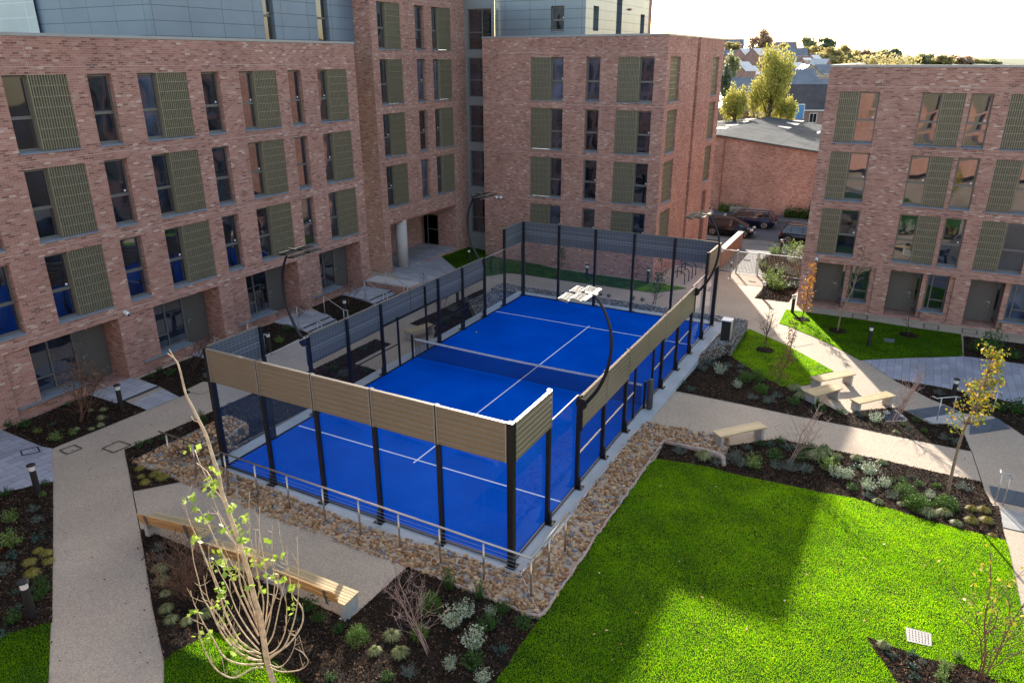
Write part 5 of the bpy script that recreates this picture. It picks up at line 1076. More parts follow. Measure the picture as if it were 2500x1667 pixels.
for px in ((1285,275,1490,300,1440,320,1290,292),(1430,228,1600,250,1560,270,1405,240),(1495,195,1670,205,1640,222,1500,208),(1840,375,1895,350,1890,385,1850,388),(690,225,880,205,850,225,700,235),(535,270,740,252,700,270,540,280),(420,205,520,200,500,215,420,220),(815,183,990,168,960,182,820,192),(415,300,590,298,540,318,415,322)):
    Q=[]
    for i in range(4):
        X,Y=px[2*i],px[2*i+1]; u,v=1680+X*400.5/2352,260+Y*400.5/2352; d=ray(u,v)
        right=X>1000; sg=-1 if right else 1; # z = zr + sg*slope*(x-xr)
        k=sg*slope; tt=(zr+.02-k*xr-CAM[2]+k*CAM[0])/(d[2]-k*d[0]); q=CAM+tt*d; Q.append((q[0],q[1],q[2]))
    m=MB(); m.quad(*Q); m.build('roof_light',lt,W_,True)
m=MB(); m.tube([(1.0,wy-.06,SZ),(1.0,wy-.06,4.5)],.05,8); m.build('downpipe',pm('rust_pipe',(.35,.14,.08),.7),W_,True)
# ================================================================== HOUSES ON THE HILL
slate_hazed=pm('hazed_slate_roof',(.20,.21,.235),.6,var=.2,vs=.5); slate=pm('slate_roof',(.10,.105,.115),.5,var=.25,vs=.6); tile=pm('brown_tile',(.075,.062,.06),.7,var=.3,vs=.8); glint=pm('sunlit_slate',(.50,.50,.49),.3,var=.15,vs=.6)  # light put into colour: distance haze in far slate, sun glare in pale slate
hb=[pm('terrace_brick',(.36,.23,.19),.9,var=.25,vs=.7),pm('buff_brick',(.42,.32,.26),.9,var=.2,vs=.7),pm('red_terrace_brick',(.38,.22,.18),.9,var=.2,vs=.7)]; wf=M['white']; bl=pm('blue_door',(.10,.30,.60),.5)
def house(px,py,dep,w,d,h,rh,rz,label,brick=0,roof=slate,chim=1,wins=2,gable=False,group='terraced houses climbing the hillside',wcol=None):
    """eaves centre at the pixel; ridge along local x, or across it when gable faces the viewer"""
    p=far(px,py,dep); zg=p.z-h; f_=1.0 if dep<130 else (.75 if dep<180 else .62); zg=p.z-h*f_; t=thing('terraced_house',label,'house',(p.x,p.y,zg),rz,group); t.scale=(f_,)*3; x,y=w/2,d/2
    m=MB(); m.mm(-x,-y,-9,x,y,h)
    if gable: m.tri((-x,-y,h),(x,-y,h),(0,-y,h+rh)); m.tri((-x,y,h),(x,y,h),(0,y,h+rh))
    else: m.tri((-x,-y,h),(-x,y,h),(-x,0,h+rh)); m.tri((x,-y,h),(x,y,h),(x,0,h+rh))
    m.build('wall',hb[brick],t)
    e=.25; m=MB()
    if gable:
        m.quad((-x-e,-y-e,h-.1),(0,-y-e,h+rh+.06),(0,y+e,h+rh+.06),(-x-e,y+e,h-.1)); m.quad((x+e,-y-e,h-.1),(0,-y-e,h+rh+.06),(0,y+e,h+rh+.06),(x+e,y+e,h-.1))
    else:
        m.quad((-x-e,-y-e,h-.1),(x+e,-y-e,h-.1),(x+e,0,h+rh+.06),(-x-e,0,h+rh+.06)); m.quad((-x-e,y+e,h-.1),(x+e,y+e,h-.1),(x+e,0,h+rh+.06),(-x-e,0,h+rh+.06))
    r=m.build('roof',slate_hazed if (roof is slate and dep>140) else roof,t)
    for i in range(chim):
        cx=(-x+.5 if i==0 else x-.5) if not gable else 0; cy=0 if not gable else (-y*.3 if i==0 else y*.4); m=MB(); m.mm(cx-.45,cy-.35,h+rh*.4,cx+.45,cy+.35,h+rh+1.2); m.mm(cx-.5,cy-.4,h+rh+1.2,cx+.5,cy+.4,h+rh+1.35)
        for k in (-.22,.22): m.lathe([(.11,h+rh+1.35),(.09,h+rh+1.7)],(cx+k,cy,0),8)
        q=m.build('chimney',hb[brick],t); q.parent=r
    for i in range(wins):
        wx=-x+w*(i+.5)/wins
        for zz in (h-1.9,)+((h-4.6,) if h>5 else ()):
            f=MB(); f.mm(wx-.55,-y-.06,zz-.05,wx+.55,-y+.02,zz+1.35); fo=f.build('window',wf,t)
            g=MB(); g.mm(wx-.46,-y-.075,zz+.04,wx-.03,-y-.05,zz+1.26); g.mm(wx+.03,-y-.075,zz+.04,wx+.46,-y-.05,zz+1.26); go=g.build('pane',M['car_glass'],t); go.parent=fo
    m=MB(); m.mm(-x-.2,-y-e-.05,h-.25,x+.2,-y-e+.02,h-.08); m.build('gutter',wf,t)
    return t
HR=rad(20)
def hpx(x,y): return K('co',x,y)
house(*hpx(1600,1250),112,13,8,5.2,3.3,HR,'red-walled house with a dark tiled roof and a blue door, just behind the warehouse',2,tile,0,1)
h0=bpy.data.objects.get('terraced_house')
p=far(*hpx(1468,1315),106.6); t=thing('blue_door','sky blue door panel on the red house behind the warehouse','door',(p.x,p.y,p.z)); m=MB(); m.box((0,0,0),(1.3,.12,2.0),rz=HR); m.build('panel',bl,t); m=MB(); m.box((0,-.02,1.05),(1.5,.16,.1),rz=HR); m.box((.72*math.cos(HR),.72*math.sin(HR),0),(.1,.16,2.0),rz=HR); m.build('frame',wf,t)
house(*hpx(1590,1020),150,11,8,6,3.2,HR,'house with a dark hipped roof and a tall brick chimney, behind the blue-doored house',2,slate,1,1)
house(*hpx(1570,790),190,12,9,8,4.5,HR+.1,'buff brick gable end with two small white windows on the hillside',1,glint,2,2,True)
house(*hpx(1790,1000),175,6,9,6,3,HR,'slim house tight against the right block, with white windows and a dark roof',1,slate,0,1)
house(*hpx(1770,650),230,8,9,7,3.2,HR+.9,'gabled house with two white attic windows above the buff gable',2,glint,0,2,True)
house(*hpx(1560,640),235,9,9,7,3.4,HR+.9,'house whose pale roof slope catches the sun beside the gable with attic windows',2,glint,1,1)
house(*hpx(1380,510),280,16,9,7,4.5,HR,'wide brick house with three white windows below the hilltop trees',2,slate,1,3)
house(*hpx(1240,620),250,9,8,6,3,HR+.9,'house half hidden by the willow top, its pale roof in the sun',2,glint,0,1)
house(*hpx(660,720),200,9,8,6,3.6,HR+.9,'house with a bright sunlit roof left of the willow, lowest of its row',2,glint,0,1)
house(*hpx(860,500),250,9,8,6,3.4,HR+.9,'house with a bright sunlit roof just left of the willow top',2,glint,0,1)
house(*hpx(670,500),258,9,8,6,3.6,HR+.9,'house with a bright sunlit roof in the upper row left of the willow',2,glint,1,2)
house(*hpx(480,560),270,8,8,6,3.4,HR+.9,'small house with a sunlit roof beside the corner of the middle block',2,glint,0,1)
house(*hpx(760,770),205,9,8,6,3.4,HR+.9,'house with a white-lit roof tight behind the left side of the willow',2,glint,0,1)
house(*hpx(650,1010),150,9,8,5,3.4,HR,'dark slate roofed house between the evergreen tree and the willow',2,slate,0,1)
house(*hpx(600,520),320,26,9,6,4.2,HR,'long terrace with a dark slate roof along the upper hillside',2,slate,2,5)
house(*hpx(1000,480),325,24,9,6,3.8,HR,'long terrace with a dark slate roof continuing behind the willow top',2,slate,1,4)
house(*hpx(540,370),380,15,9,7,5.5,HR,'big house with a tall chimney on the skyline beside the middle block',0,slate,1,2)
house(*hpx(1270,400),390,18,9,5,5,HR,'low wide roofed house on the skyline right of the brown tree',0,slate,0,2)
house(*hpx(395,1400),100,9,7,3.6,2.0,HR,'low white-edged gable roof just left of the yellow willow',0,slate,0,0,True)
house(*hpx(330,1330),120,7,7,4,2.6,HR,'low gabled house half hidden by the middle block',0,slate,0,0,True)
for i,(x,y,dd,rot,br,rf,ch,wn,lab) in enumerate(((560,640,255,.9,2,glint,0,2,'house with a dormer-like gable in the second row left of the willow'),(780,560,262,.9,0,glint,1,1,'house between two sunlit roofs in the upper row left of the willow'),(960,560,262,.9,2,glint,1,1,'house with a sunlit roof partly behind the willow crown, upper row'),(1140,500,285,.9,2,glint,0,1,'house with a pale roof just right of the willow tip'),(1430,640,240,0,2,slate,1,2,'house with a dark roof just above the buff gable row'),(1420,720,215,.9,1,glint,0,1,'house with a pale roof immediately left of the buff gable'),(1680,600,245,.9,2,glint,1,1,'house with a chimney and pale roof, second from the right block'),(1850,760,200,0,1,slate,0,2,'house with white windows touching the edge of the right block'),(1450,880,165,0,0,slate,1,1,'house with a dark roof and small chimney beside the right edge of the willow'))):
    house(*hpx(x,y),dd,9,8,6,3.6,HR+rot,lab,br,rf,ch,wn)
# ================================================================== BACKGROUND TREES
def crown_tree(name,px,py,dep,wpx,hpx_,leaf,label,n=1600,ls=.55,shape='round',group=None,trunk=True,twig='twig_dark'):
    """crown centre pixel, crown size in photo pixels"""
    c=far(px,py,dep); s=dep/FPX*(1.28 if dep>200 else 1.0); rw,rh=wpx*s/2,hpx_*s/2; zg=c.z-rh*1.25
    t=thing(name,label,'tree',(c.x,c.y,zg),group=group); clumps=[]; nb=26 if shape!='willow' else 34
    for i in range(nb):
        d=rand_dirs(1)[0]; r=npr.random()**.45; clumps.append((d[0]*rw*r*.82,d[1]*rw*r*.82,d[2]*rh*r*.82,npr.uniform(.22,.42)))
    C=[]
    for cx,cy,cz,q in clumps:
        k=int(n/nb); v=rand_dirs(k)*(npr.random((k,1))**.5)*np.array([rw*q,rw*q,rh*q*(1.0 if shape!='willow' else 1.5)])
        if shape=='willow': v[:,2]-=np.abs(v[:,0]**2+v[:,1]**2)*.18
        C.append(v+np.array([cx,cy,cz+rh*1.25]))
    V,F=leaf_quads(np.concatenate(C),ls,up_bias=-1.2 if shape=='willow' else 0,aspect=.35 if shape=='willow' else .7); np_mesh('crown',V,F,M[leaf],t)
    if trunk:
        m=MB(); m.tube([(0,0,-4),(0,0,rh*.5),(.2,0,rh*1.4)],[rw*.09+.1,rw*.07+.07,.06],8)
        for i in range(9): a=clumps[i]; z=rh*npr.uniform(.4,1.0); m.tube([(0,0,z),(a[0]*.5,a[1]*.5,(z+a[2]+rh*1.25)/2),(a[0],a[1],a[2]+rh*1.25)],[.05*rw*.4+.06,.05,.02],6)
        m.build('trunk',M[twig],t,smooth=True)
    return t
bgt='autumn trees on the hillside'
crown_tree('willow_tree',1884,212,92,122,178,'lf_willow','big yellow-green willow leaning up behind the warehouse roof',11000,.40,'willow')
crown_tree('willow_tree',1797,250,90,76,92,'lf_willow','smaller yellow willow clump at the left foot of the big one',3500,.38,'willow')
crown_tree('willow_tree',1925,262,93,55,60,'lf_willow','low yellow-green branches of a willow before the red house',2200,.36,'willow')
crown_tree('conifer_tree',1771,220,130,34,130,'lf_ever','dark narrow evergreen beside the corner of the middle block',2500,.5)
crown_tree('broadleaf_tree',1785,175,150,40,90,'lf_hazygreen','pale green tree behind the dark evergreen',2000,.6)
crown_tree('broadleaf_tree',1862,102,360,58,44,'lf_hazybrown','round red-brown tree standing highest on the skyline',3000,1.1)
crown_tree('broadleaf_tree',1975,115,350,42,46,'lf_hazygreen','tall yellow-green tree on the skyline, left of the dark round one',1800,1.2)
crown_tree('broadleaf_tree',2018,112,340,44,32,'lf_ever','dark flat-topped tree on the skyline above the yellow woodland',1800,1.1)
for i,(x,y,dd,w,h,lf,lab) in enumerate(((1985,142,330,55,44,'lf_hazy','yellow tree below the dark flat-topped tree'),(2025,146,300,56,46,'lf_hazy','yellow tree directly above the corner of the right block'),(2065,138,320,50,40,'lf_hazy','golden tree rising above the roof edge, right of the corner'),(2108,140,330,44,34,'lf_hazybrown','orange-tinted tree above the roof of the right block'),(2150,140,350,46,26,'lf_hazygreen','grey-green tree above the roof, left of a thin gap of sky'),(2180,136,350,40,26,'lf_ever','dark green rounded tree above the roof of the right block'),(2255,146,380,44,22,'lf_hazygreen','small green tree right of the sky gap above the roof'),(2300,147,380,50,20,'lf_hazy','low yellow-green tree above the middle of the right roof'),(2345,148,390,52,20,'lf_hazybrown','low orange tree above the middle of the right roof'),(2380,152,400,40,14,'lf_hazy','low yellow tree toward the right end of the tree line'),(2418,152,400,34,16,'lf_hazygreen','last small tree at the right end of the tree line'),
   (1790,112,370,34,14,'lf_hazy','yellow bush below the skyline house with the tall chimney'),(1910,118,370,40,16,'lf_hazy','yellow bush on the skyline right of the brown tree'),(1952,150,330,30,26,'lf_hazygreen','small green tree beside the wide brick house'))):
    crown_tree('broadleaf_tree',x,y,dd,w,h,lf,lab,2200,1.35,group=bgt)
def wood():
    C=[]
    for i in range(70):
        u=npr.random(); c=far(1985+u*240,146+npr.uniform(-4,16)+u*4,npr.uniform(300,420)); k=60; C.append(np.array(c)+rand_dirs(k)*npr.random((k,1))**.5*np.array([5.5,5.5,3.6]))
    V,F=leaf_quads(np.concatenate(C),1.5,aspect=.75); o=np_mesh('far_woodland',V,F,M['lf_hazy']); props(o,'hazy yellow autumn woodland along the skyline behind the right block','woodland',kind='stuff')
wood()
def hedge(label,x0,x1,y,z,h,dep,n,leaf='lf_green'):
    C=np.stack([npr.uniform(x0,x1,n),y+npr.uniform(-dep,dep,n),z+np.abs(npr.normal(0,.5,n))*h],1); C[:,2]*=1; V,F=leaf_quads(C,.16,aspect=.7); props(np_mesh('roadside_bush',V,F,M[leaf]),label,'bush')
hedge('green bush at the foot of the warehouse wall, right of the blue estate car',7.3,10.6,59.5,SZ,.75,.4,2600); hedge('tall bush against the warehouse wall where the right block begins',9.4,10.9,59.6,SZ,1.5,.35,1400)
hedge('dark low bushes at the warehouse wall behind the black hatchback',1.2,4.0,59.5,SZ,.7,.4,1400,'lf_box')
m=MB(); m.mm(2.2,59.2,SZ,4.3,59.6,SZ+.6); props(m.build('kerb_wall',M['concrete']),'short concrete wall stub behind the parked cars','wall')
# ================================================================== TREES AND SHRUBS OF THE COURTYARD
def vplane(base, px, py, off=0.0):
    """point seen at a pixel on the upright plane through base that faces the viewpoint, moved off metres in depth"""
    n=AXIS.copy(); n[2]=0; n/=np.linalg.norm(n); d=ray(px,py); t=float((np.array(base)-CAM)@n+off)/float(d@n); return Vector(CAM+t*d)
def smooth(pts,k=4):
    f=[]; n=len(pts)
    for i in range(n-1):
        p0,p1,p2,p3=[pts[max(0,min(n-1,i+q))] for q in (-1,0,1,2)]
        for j in range(k): u=j/k; f.append(.5*((2*p1)+(p2-p0)*u+(2*p0-5*p1+4*p2-p3)*u*u+(3*p1-p0-3*p2+p3)*u**3))
    f.append(pts[-1]); return f
def big_tree():
    base=at(690,1740); t=thing('multi_stem_tree','pale leafless tree with many upswept stems and a few lime leaves in the foreground','tree',base)
    tr=[base]+[vplane(base,*p) for p in [(668,1667),(652,1612),(643,1557),(636,1509),(621,1459),(609,1405),(585,1328),(558,1250),(541,1200),(533,1155),(521,1121),(504,1065),(484,1023),(465,985),(453,960),(436,892),(426,876),(413,853)]]
    f=smooth(tr,3); n=len(f); m=MB(); m.tube(f,[.050*(1-i/n)**.8+.005 for i in range(n)],10); m.build('trunk',M['twig'],t,True,smooth=True)
    B=[[(880,1440),(790,1450),(650,1525),(540,1490),(460,1410),(400,1290),(365,1200),(345,1080),(340,1000)],[(885,1410),(730,1415),(600,1380),(530,1310),(470,1200),(400,1090),(345,980),(310,900),(285,810)],[(870,1390),(700,1330),(590,1230),(520,1120),(450,970),(390,870),(350,720),(310,560),(290,400)],
    [(865,1360),(720,1290),(620,1180),(540,1050),(440,900),(410,780),(395,690)],[(860,1330),(700,1230),(620,1100),(560,960),(490,750),(420,580),(340,380),(280,250),(240,120),(222,80)],[(850,1300),(740,1180),(640,1030),(560,880),(480,690),(440,560),(435,440)],[(850,1250),(740,1100),(660,960),(590,780),(520,650),(490,560)],
    [(845,1180),(760,1020),(680,850),(620,700),(560,540),(490,400),(430,270),(350,140)],[(830,1080),(740,890),(690,740),(680,560),(650,430),(600,330),(520,180),(450,0)],[(835,1000),(790,860),(760,700),(740,560),(700,450),(690,300)],
    [(900,1390),(960,1350),(1060,1260),(1130,1080),(1160,930),(1172,820),(1170,600),(1158,370)],[(915,1425),(960,1450),(1040,1475),(1180,1460),(1250,1400),(1220,1330),(1140,1280)],[(905,1370),(1080,1260),(1190,1110),(1210,1000),(1180,920),(1120,840),(1090,640),(1050,500),(1012,330)],
    [(890,1290),(960,1180),(1000,1010),(1040,820),(1080,640),(1085,590)],[(885,1230),(930,1080),(960,900),(980,700),(955,480),(960,280)],[(880,1180),(910,1000),(920,800),(890,560),(850,310),(855,130)],[(870,1100),(885,900),(840,700),(790,450),(765,250),(770,0)],[(895,1340),(990,1290),(1060,1150),(1075,980),(1060,800)],
    [(905,1400),(1010,1440),(1090,1370),(1140,1260),(1150,1150)],[(850,1320),(700,1290),(600,1200),(540,1090),(520,1000)],[(870,1380),(760,1370),(660,1290),(590,1180),(500,1060),(470,960),(460,880)],[(840,1130),(800,960),(740,800),(720,660),(710,520)],[(880,1150),(950,950),(1000,800),(1005,640)],[(836,1060),(780,900),(715,700),(640,620),(600,540)],[(888,1260),(850,1120),(820,960),(850,800),(830,640),(820,310)]]
    tips=[]; m=MB()
    for k,b in enumerate(B):
        sg=rnd.uniform(-.95,.95); N=len(b); P=[vplane(base,*K('cd',*p),off=sg*(i/(N-1))) for i,p in enumerate(b)]; f=smooth(P,3); n=len(f); r0=.0145 if len(b)>7 else .011
        m.tube(f,[r0*(1-i/n)**.8+.0035 for i in range(n)],6)
        for q in range(6):
            i=rnd.randrange(n//3,n-1); d=Vector((rnd.uniform(-1,1),rnd.uniform(-1,1),rnd.uniform(.4,1.6))).normalized()*rnd.uniform(.08,.34); m.tube([f[i],f[i]+d*.6,f[i]+d+Vector((0,0,.03))],[.005,.004,.0025],5)
        tips.append((f,sg))
    m.tube([tr[-2],vplane(base,412,865),vplane(base,408,862)],[.009,.008,.005],6); m.tube([vplane(base,484,1030),vplane(base,473,1026),vplane(base,466,1016)],[.01,.007,.004],6); 
    for a in (((558,1250),(540,1215),(510,1180),(483,1120),(476,1098)),((540,1200),(520,1175),(505,1150),(480,1130)),((590,1345),(560,1310),(545,1290),(530,1250))): m.tube([vplane(base,*p,off=.15*i) for i,p in enumerate(a)],[.014,.012,.009,.007,.005][:len(a)],6)
    m.build('branches',M['twig'],t,True,smooth=True)
    LV=[(250,70),(290,70),(330,135),(370,240),(430,200),(570,285),(620,330),(680,250),(720,230),(640,290),(300,390),(320,385),(610,150),(640,140),(500,495),(510,570),(540,580),(480,590),(755,365),(710,385),(750,490),(800,570),(820,580),(680,600),(985,530),(1000,520),(925,440),(935,700),(1010,715),(845,745),(900,790),(730,800),(650,680),(620,670),(510,790),(545,780),(590,945),(1105,800),(1130,810),(535,890),(500,930),(520,950),(340,995),(320,1000),(550,1070),(560,1000),(370,1160),(400,1150),(650,1210),(620,1305),(640,1310),(730,1370),(685,1510),(425,1205),(870,590),(590,640),(760,470),(1105,955)]
    C=[]
    for p in [K('cd',*p) for p in LV]+[K('cl',*p) for p in ((1000,830),(1310,1130),(1340,1100),(1245,1290),(1280,1300),(1220,1400),(1290,1370),(900,1520))]:
        c=np.array(vplane(base,*p,off=rnd.uniform(-.5,.5))); k=rnd.choice((4,5,6)); C.append(c+rand_dirs(k)*npr.uniform(.03,.13,(k,1)))
    V,F=leaf_quads(np.concatenate(C),.105,aspect=.85); o=np_mesh('leaves',V-np.array(base),F,M['lf_lime'],t)
big_tree()
def sapling(bpx,tpx,label,leaf=None,nl=300,twig='trunk',rad_=.03,nb=16,spread=.35,first=.35,ls=.09,stems=1,droop=0,name='sapling_tree',leafy=(.3,1.0),pit=False,group=None,forks=3):
    base=at(*bpx); top=vplane(base,*tpx,off=rnd.uniform(-.15,.15)); t=thing(name,label,'tree' if name.endswith('tree') else 'shrub',base,group=group); m=MB(); C=[]; hgt=(top-base).length
    for s in range(stems):
        tp=top if s==0 else top+Vector((rnd.uniform(-1,1)*spread,rnd.uniform(-1,1)*spread,-hgt*rnd.uniform(.05,.4))); b=base if s==0 else base+Vector((rnd.uniform(-.12,.12),rnd.uniform(-.12,.12),0))
        mid=[b.lerp(tp,u)+Vector((rnd.uniform(-1,1),rnd.uniform(-1,1),0))*.03*hgt*math.sin(PI*u) for u in (0,.25,.5,.75,1)]; f=smooth(mid,3); n=len(f); m.tube(f,[rad_*(1-.8*i/n)/(1 if s==0 else 1.5)+.003 for i in range(n)],7)
        for k in range(nb):
            u=first+(1-first)*(k+rnd.random())/nb; i=min(n-2,int(u*(n-1))); p=f[i]; w=rnd.uniform(0,2*PI); L_=spread*(1.25-u)*rnd.uniform(.7,1.35)+.08
            e=p+Vector((math.cos(w)*L_,math.sin(w)*L_,L_*rnd.uniform(.5,1.5)-droop*L_)); q=p.lerp(e,.5)+Vector((0,0,.05*L_)); m.tube([p,q,e],[rad_*.38,rad_*.26,.0025],5)
            for _ in range(forks):
                a=q.lerp(e,rnd.random()); dd=Vector((rnd.uniform(-1,1),rnd.uniform(-1,1),rnd.uniform(-.2,1.2)))*L_*.45; m.tube([a,a+dd],[.004,.002],4)
                if leaf: C.append(np.array(a+dd))
            if leaf: C+= [np.array(e),np.array(q),np.array(p.lerp(e,.75))]
    m.build('trunk',M[twig],t,True,smooth=True)
    if leaf and C:
        C=np.array(C); h=(C[:,2]-base.z)/max(hgt,.1); C=C[(h>leafy[0])&(h<leafy[1]+.1)]
        if len(C):
            X=C[npr.integers(0,len(C),nl)]+npr.normal(0,.06,(nl,3)); V,F=leaf_quads(X,ls,aspect=.6); np_mesh('leaves',V-np.array(base),F,M[leaf],t)
    if pit:
        b=MB(); ring=[(base.x+.42*math.cos(w)*rnd.uniform(.85,1.15),base.y+.42*math.sin(w)*rnd.uniform(.85,1.15)) for w in np.linspace(0,2*PI,13)[:-1]]; b.prism(ring,[H(*r)-.02 for r in ring],[H(*r)+.05 for r in ring]); o=b.build('soil_ring',M['soil'],t,True)
        XY=sample_poly(ring,500); n=len(XY); CC=np.stack([XY[:,0],XY[:,1],Hn(XY)+.06+npr.uniform(0,.04,n)],1); V,F=leaf_quads(CC,.06,aspect=.4); o=np_mesh('bark_mulch',V-np.array(base),F,M['bark'],t); o['kind']='stuff'
    return t
sapling((1957,781),(1984,646),'slim sapling with bright orange leaves, on the sunlit tip of the right-hand lawn','lf_orange',420,'twig_brown',.022,26,.22,.12,.10,pit=True,leafy=(.1,1))
sapling((2044,809),(2112,603),'leaning pale-stemmed sapling with sparse olive leaves on the shaded lawn','lf_brown',260,'trunk',.04,22,.42,.42,.07,pit=True,leafy=(.4,1))
sapling((2218,819),(2227,690),'thin dark upright sapling before the second brick pier of the right block','lf_brown',150,'twig_dark',.02,18,.18,.15,.06,pit=True,leafy=(.1,1))
sapling((1867,856),(1880,748),'bare multi-stemmed sapling on the grass wedge by the stone corner','lf_brown',50,'twig_dark',.018,14,.5,.3,.06,stems=3,pit=True)
sapling((1898,951),(1948,793),'slender columnar sapling with red-brown leaves at the edge of the grass wedge','lf_rust',420,'twig_brown',.022,30,.24,.12,.085,leafy=(.1,1))
sapling((2313,1211),(2424,850),'tall leaning sapling with feathery yellow and green leaves beside the big lawn',  'lf_rowan',800,'trunk',.046,30,.52,.46,.10,leafy=(.42,1.05))
t8=sapling((2392,1668),(2418,1350),'branching sapling with a few yellow leaves at the bottom right corner','lf_yellow',110,'twig_brown',.020,13,.80,.15,.10,stems=3,leafy=(.15,1.1))
sapling((1924,1130),(2006,981),'bare wispy shrub rising from the strip beside the straight path',None,0,'twig_pink',.016,12,.45,.2,stems=4,name='bare_shrub')
sapling((2180,1038),(2262,895),'bare white-twigged shrub in the sunny bed before the slate steps',None,0,'twig_pink',.02,14,.5,.25,stems=4,name='bare_shrub')
sapling((1595,742),(1618,632),'young tree with green leaves seen through the far glass wall at the court corner','lf_green',220,'twig_dark',.022,16,.5,.2,.12,stems=3,leafy=(.3,1))
sapling((1546,706),(1547,636),'small tree with thin rusty leaves seen through the far glass wall','lf_rust',160,'twig_dark',.018,14,.35,.3,.10,leafy=(.2,1))
sapling((1371,675),(1371,604),'narrow dark-leaved tree on the grass seen through the far glass wall','lf_green',260,'twig_dark',.022,18,.25,.25,.10,leafy=(.2,1))
sapling((202,1028),(188,852),'tall brown-leaved shrub with many stems before the nearest left-hand window','lf_brown',330,'twig_brown',.016,14,.55,.2,.10,stems=7,name='deciduous_shrub',leafy=(.45,1))
sapling((474,902),(517,806),'thin brown-twigged shrub beside the second left-hand window','lf_brown',110,'twig_dark',.012,14,.45,.2,.07,stems=5,name='deciduous_shrub')
sapling((1046,1596),(975,1425),'bare pinkish shrub with tangled twigs before the stone strip',None,0,'twig_pink',.012,11,.62,.25,stems=4,name='bare_shrub',forks=4)
sapling((464,1462),(432,1335),'dead brown shrub with dry flower heads behind the pale tree','lf_brown',260,'twig_brown',.010,13,.55,.2,.06,stems=11,name='dried_shrub',leafy=(.3,1.1),forks=4)
sapling((722,779),(740,742),'small leafless sapling at the head of the first flight of steps','lf_brown',60,'twig_brown',.012,14,.35,.25,.06,stems=3)
sapling((851,742),(856,686),'small leafless sapling in the bed between the two flights of steps','lf_brown',50,'twig_brown',.012,16,.5,.4,.06,stems=2)
sapling((1078,757),(1075,700),'brown sapling in the bed behind the left court fence','lf_brown',70,'twig_brown',.014,14,.5,.3,.07,stems=3)
sapling((1033,693),(1034,667),'tiny leafless sapling at the edge of the entrance paving','lf_brown',40,'twig_dark',.008,8,.15,.2,.06)
# ---- low shrubs: one model of each kind, copied to every plant
def sh_dome(leaf,n,ls,hgt,rx=.5,asp=.6,core=True):
    v=rand_dirs(n); v[:,2]=np.abs(v[:,2]); r=(.55+.45*npr.random((n,1))**.5); lump=1+.13*np.sin(v[:,:1]*9+v[:,1:2]*7)+.08*npr.normal(size=(n,1)); C=v*r*lump*np.array([rx,rx,hgt]); C[:,2]+=.03; return leaf_quads(C,ls,.3,asp)
def sh_sprig(n_st,hgt,rx,ls,per,asp=.4):
    C=[]
    for _ in range(n_st):
        w=npr.uniform(0,2*PI); d=npr.random()**.6*rx; h=hgt*npr.uniform(.55,1.1)*(1-.35*d/rx); u=np.sort(npr.random(per)); C.append(np.stack([np.cos(w)*d*(.35+.65*u),np.sin(w)*d*(.35+.65*u),h*u+.02],1)+npr.normal(0,.025,(per,3)))
    C=np.concatenate(C); C[:,2]=np.maximum(C[:,2],.015); return leaf_quads(C,ls,.5,asp)
def sh_tuft(n,hgt,rx,w=.014):
    a=npr.uniform(0,2*PI,n); L_=rx*npr.uniform(.5,1.15,n); h=hgt*npr.uniform(.6,1.1,n); V=[]
    c,s=np.cos(a),np.sin(a); px,py=-s*w,c*w; z=np.zeros(n); b0=npr.uniform(0,.06,n)
    p0=np.stack([c*b0,s*b0,z],1); p1=np.stack([c*L_*.45,s*L_*.45,h],1); p2=np.stack([c*L_,s*L_,h*npr.uniform(.25,.7,n)],1); q=np.stack([px,py,z],1)
    V=np.stack([p0-q,p0+q,p1+q,p1-q, p1-q,p1+q,p2+q*.2,p2-q*.2],1).reshape(-1,3); return V,np.arange(n*8).reshape(-1,4)
KINDS={'box':('box_shrub',lambda:sh_dome('x',2200,.055,.72),'lf_box'),'lowbox':('box_shrub',lambda:sh_dome('x',2200,.06,.5),'lf_box'),'var':('variegated_shrub',lambda:sh_sprig(55,.75,.45,.075,16),'lf_var'),'grey':('grey_shrub',lambda:sh_sprig(60,.5,.5,.06,15),'lf_grey'),
 'green':('leafy_shrub',lambda:sh_sprig(45,.6,.48,.10,12),'lf_green'),'blue':('blue_green_plant',lambda:sh_sprig(34,.38,.48,.10,9),'lf_blue'),'euph':('spurge_plant',lambda:sh_sprig(40,.6,.5,.10,16,.3),'lf_euph'),'gold':('gold_grass_tuft',lambda:sh_tuft(330,.42,.5),'lf_gold'),'pale':('pale_grass_tuft',lambda:sh_tuft(300,.42,.5),'lf_pale'),
 'tall':('upright_shrub',lambda:sh_sprig(50,1.25,.42,.09,20),'lf_green'),'red':('red_leaved_plant',lambda:sh_sprig(14,.35,.4,.09,6),'lf_red'),'rust':('rusty_plant',lambda:sh_sprig(22,.35,.45,.09,8),'lf_brown'),'lav':('lavender_plant',lambda:sh_sprig(60,.42,.48,.045,12),'lf_grey')}
NAMES={'box':'clipped round green shrub','lowbox':'low cushion of fresh green leaves','var':'cream-edged leafy shrub','grey':'grey-green low shrub','green':'dark green leafy plant','blue':'small blue-green plant','euph':'lime-tinted spurge plant','gold':'golden grass tuft','pale':'pale straw-green grass tuft','tall':'upright bushy green shrub','red':'small plant with red leaves','rust':'withered brown plant','lav':'grey low plant with fine leaves'}
_SP={}
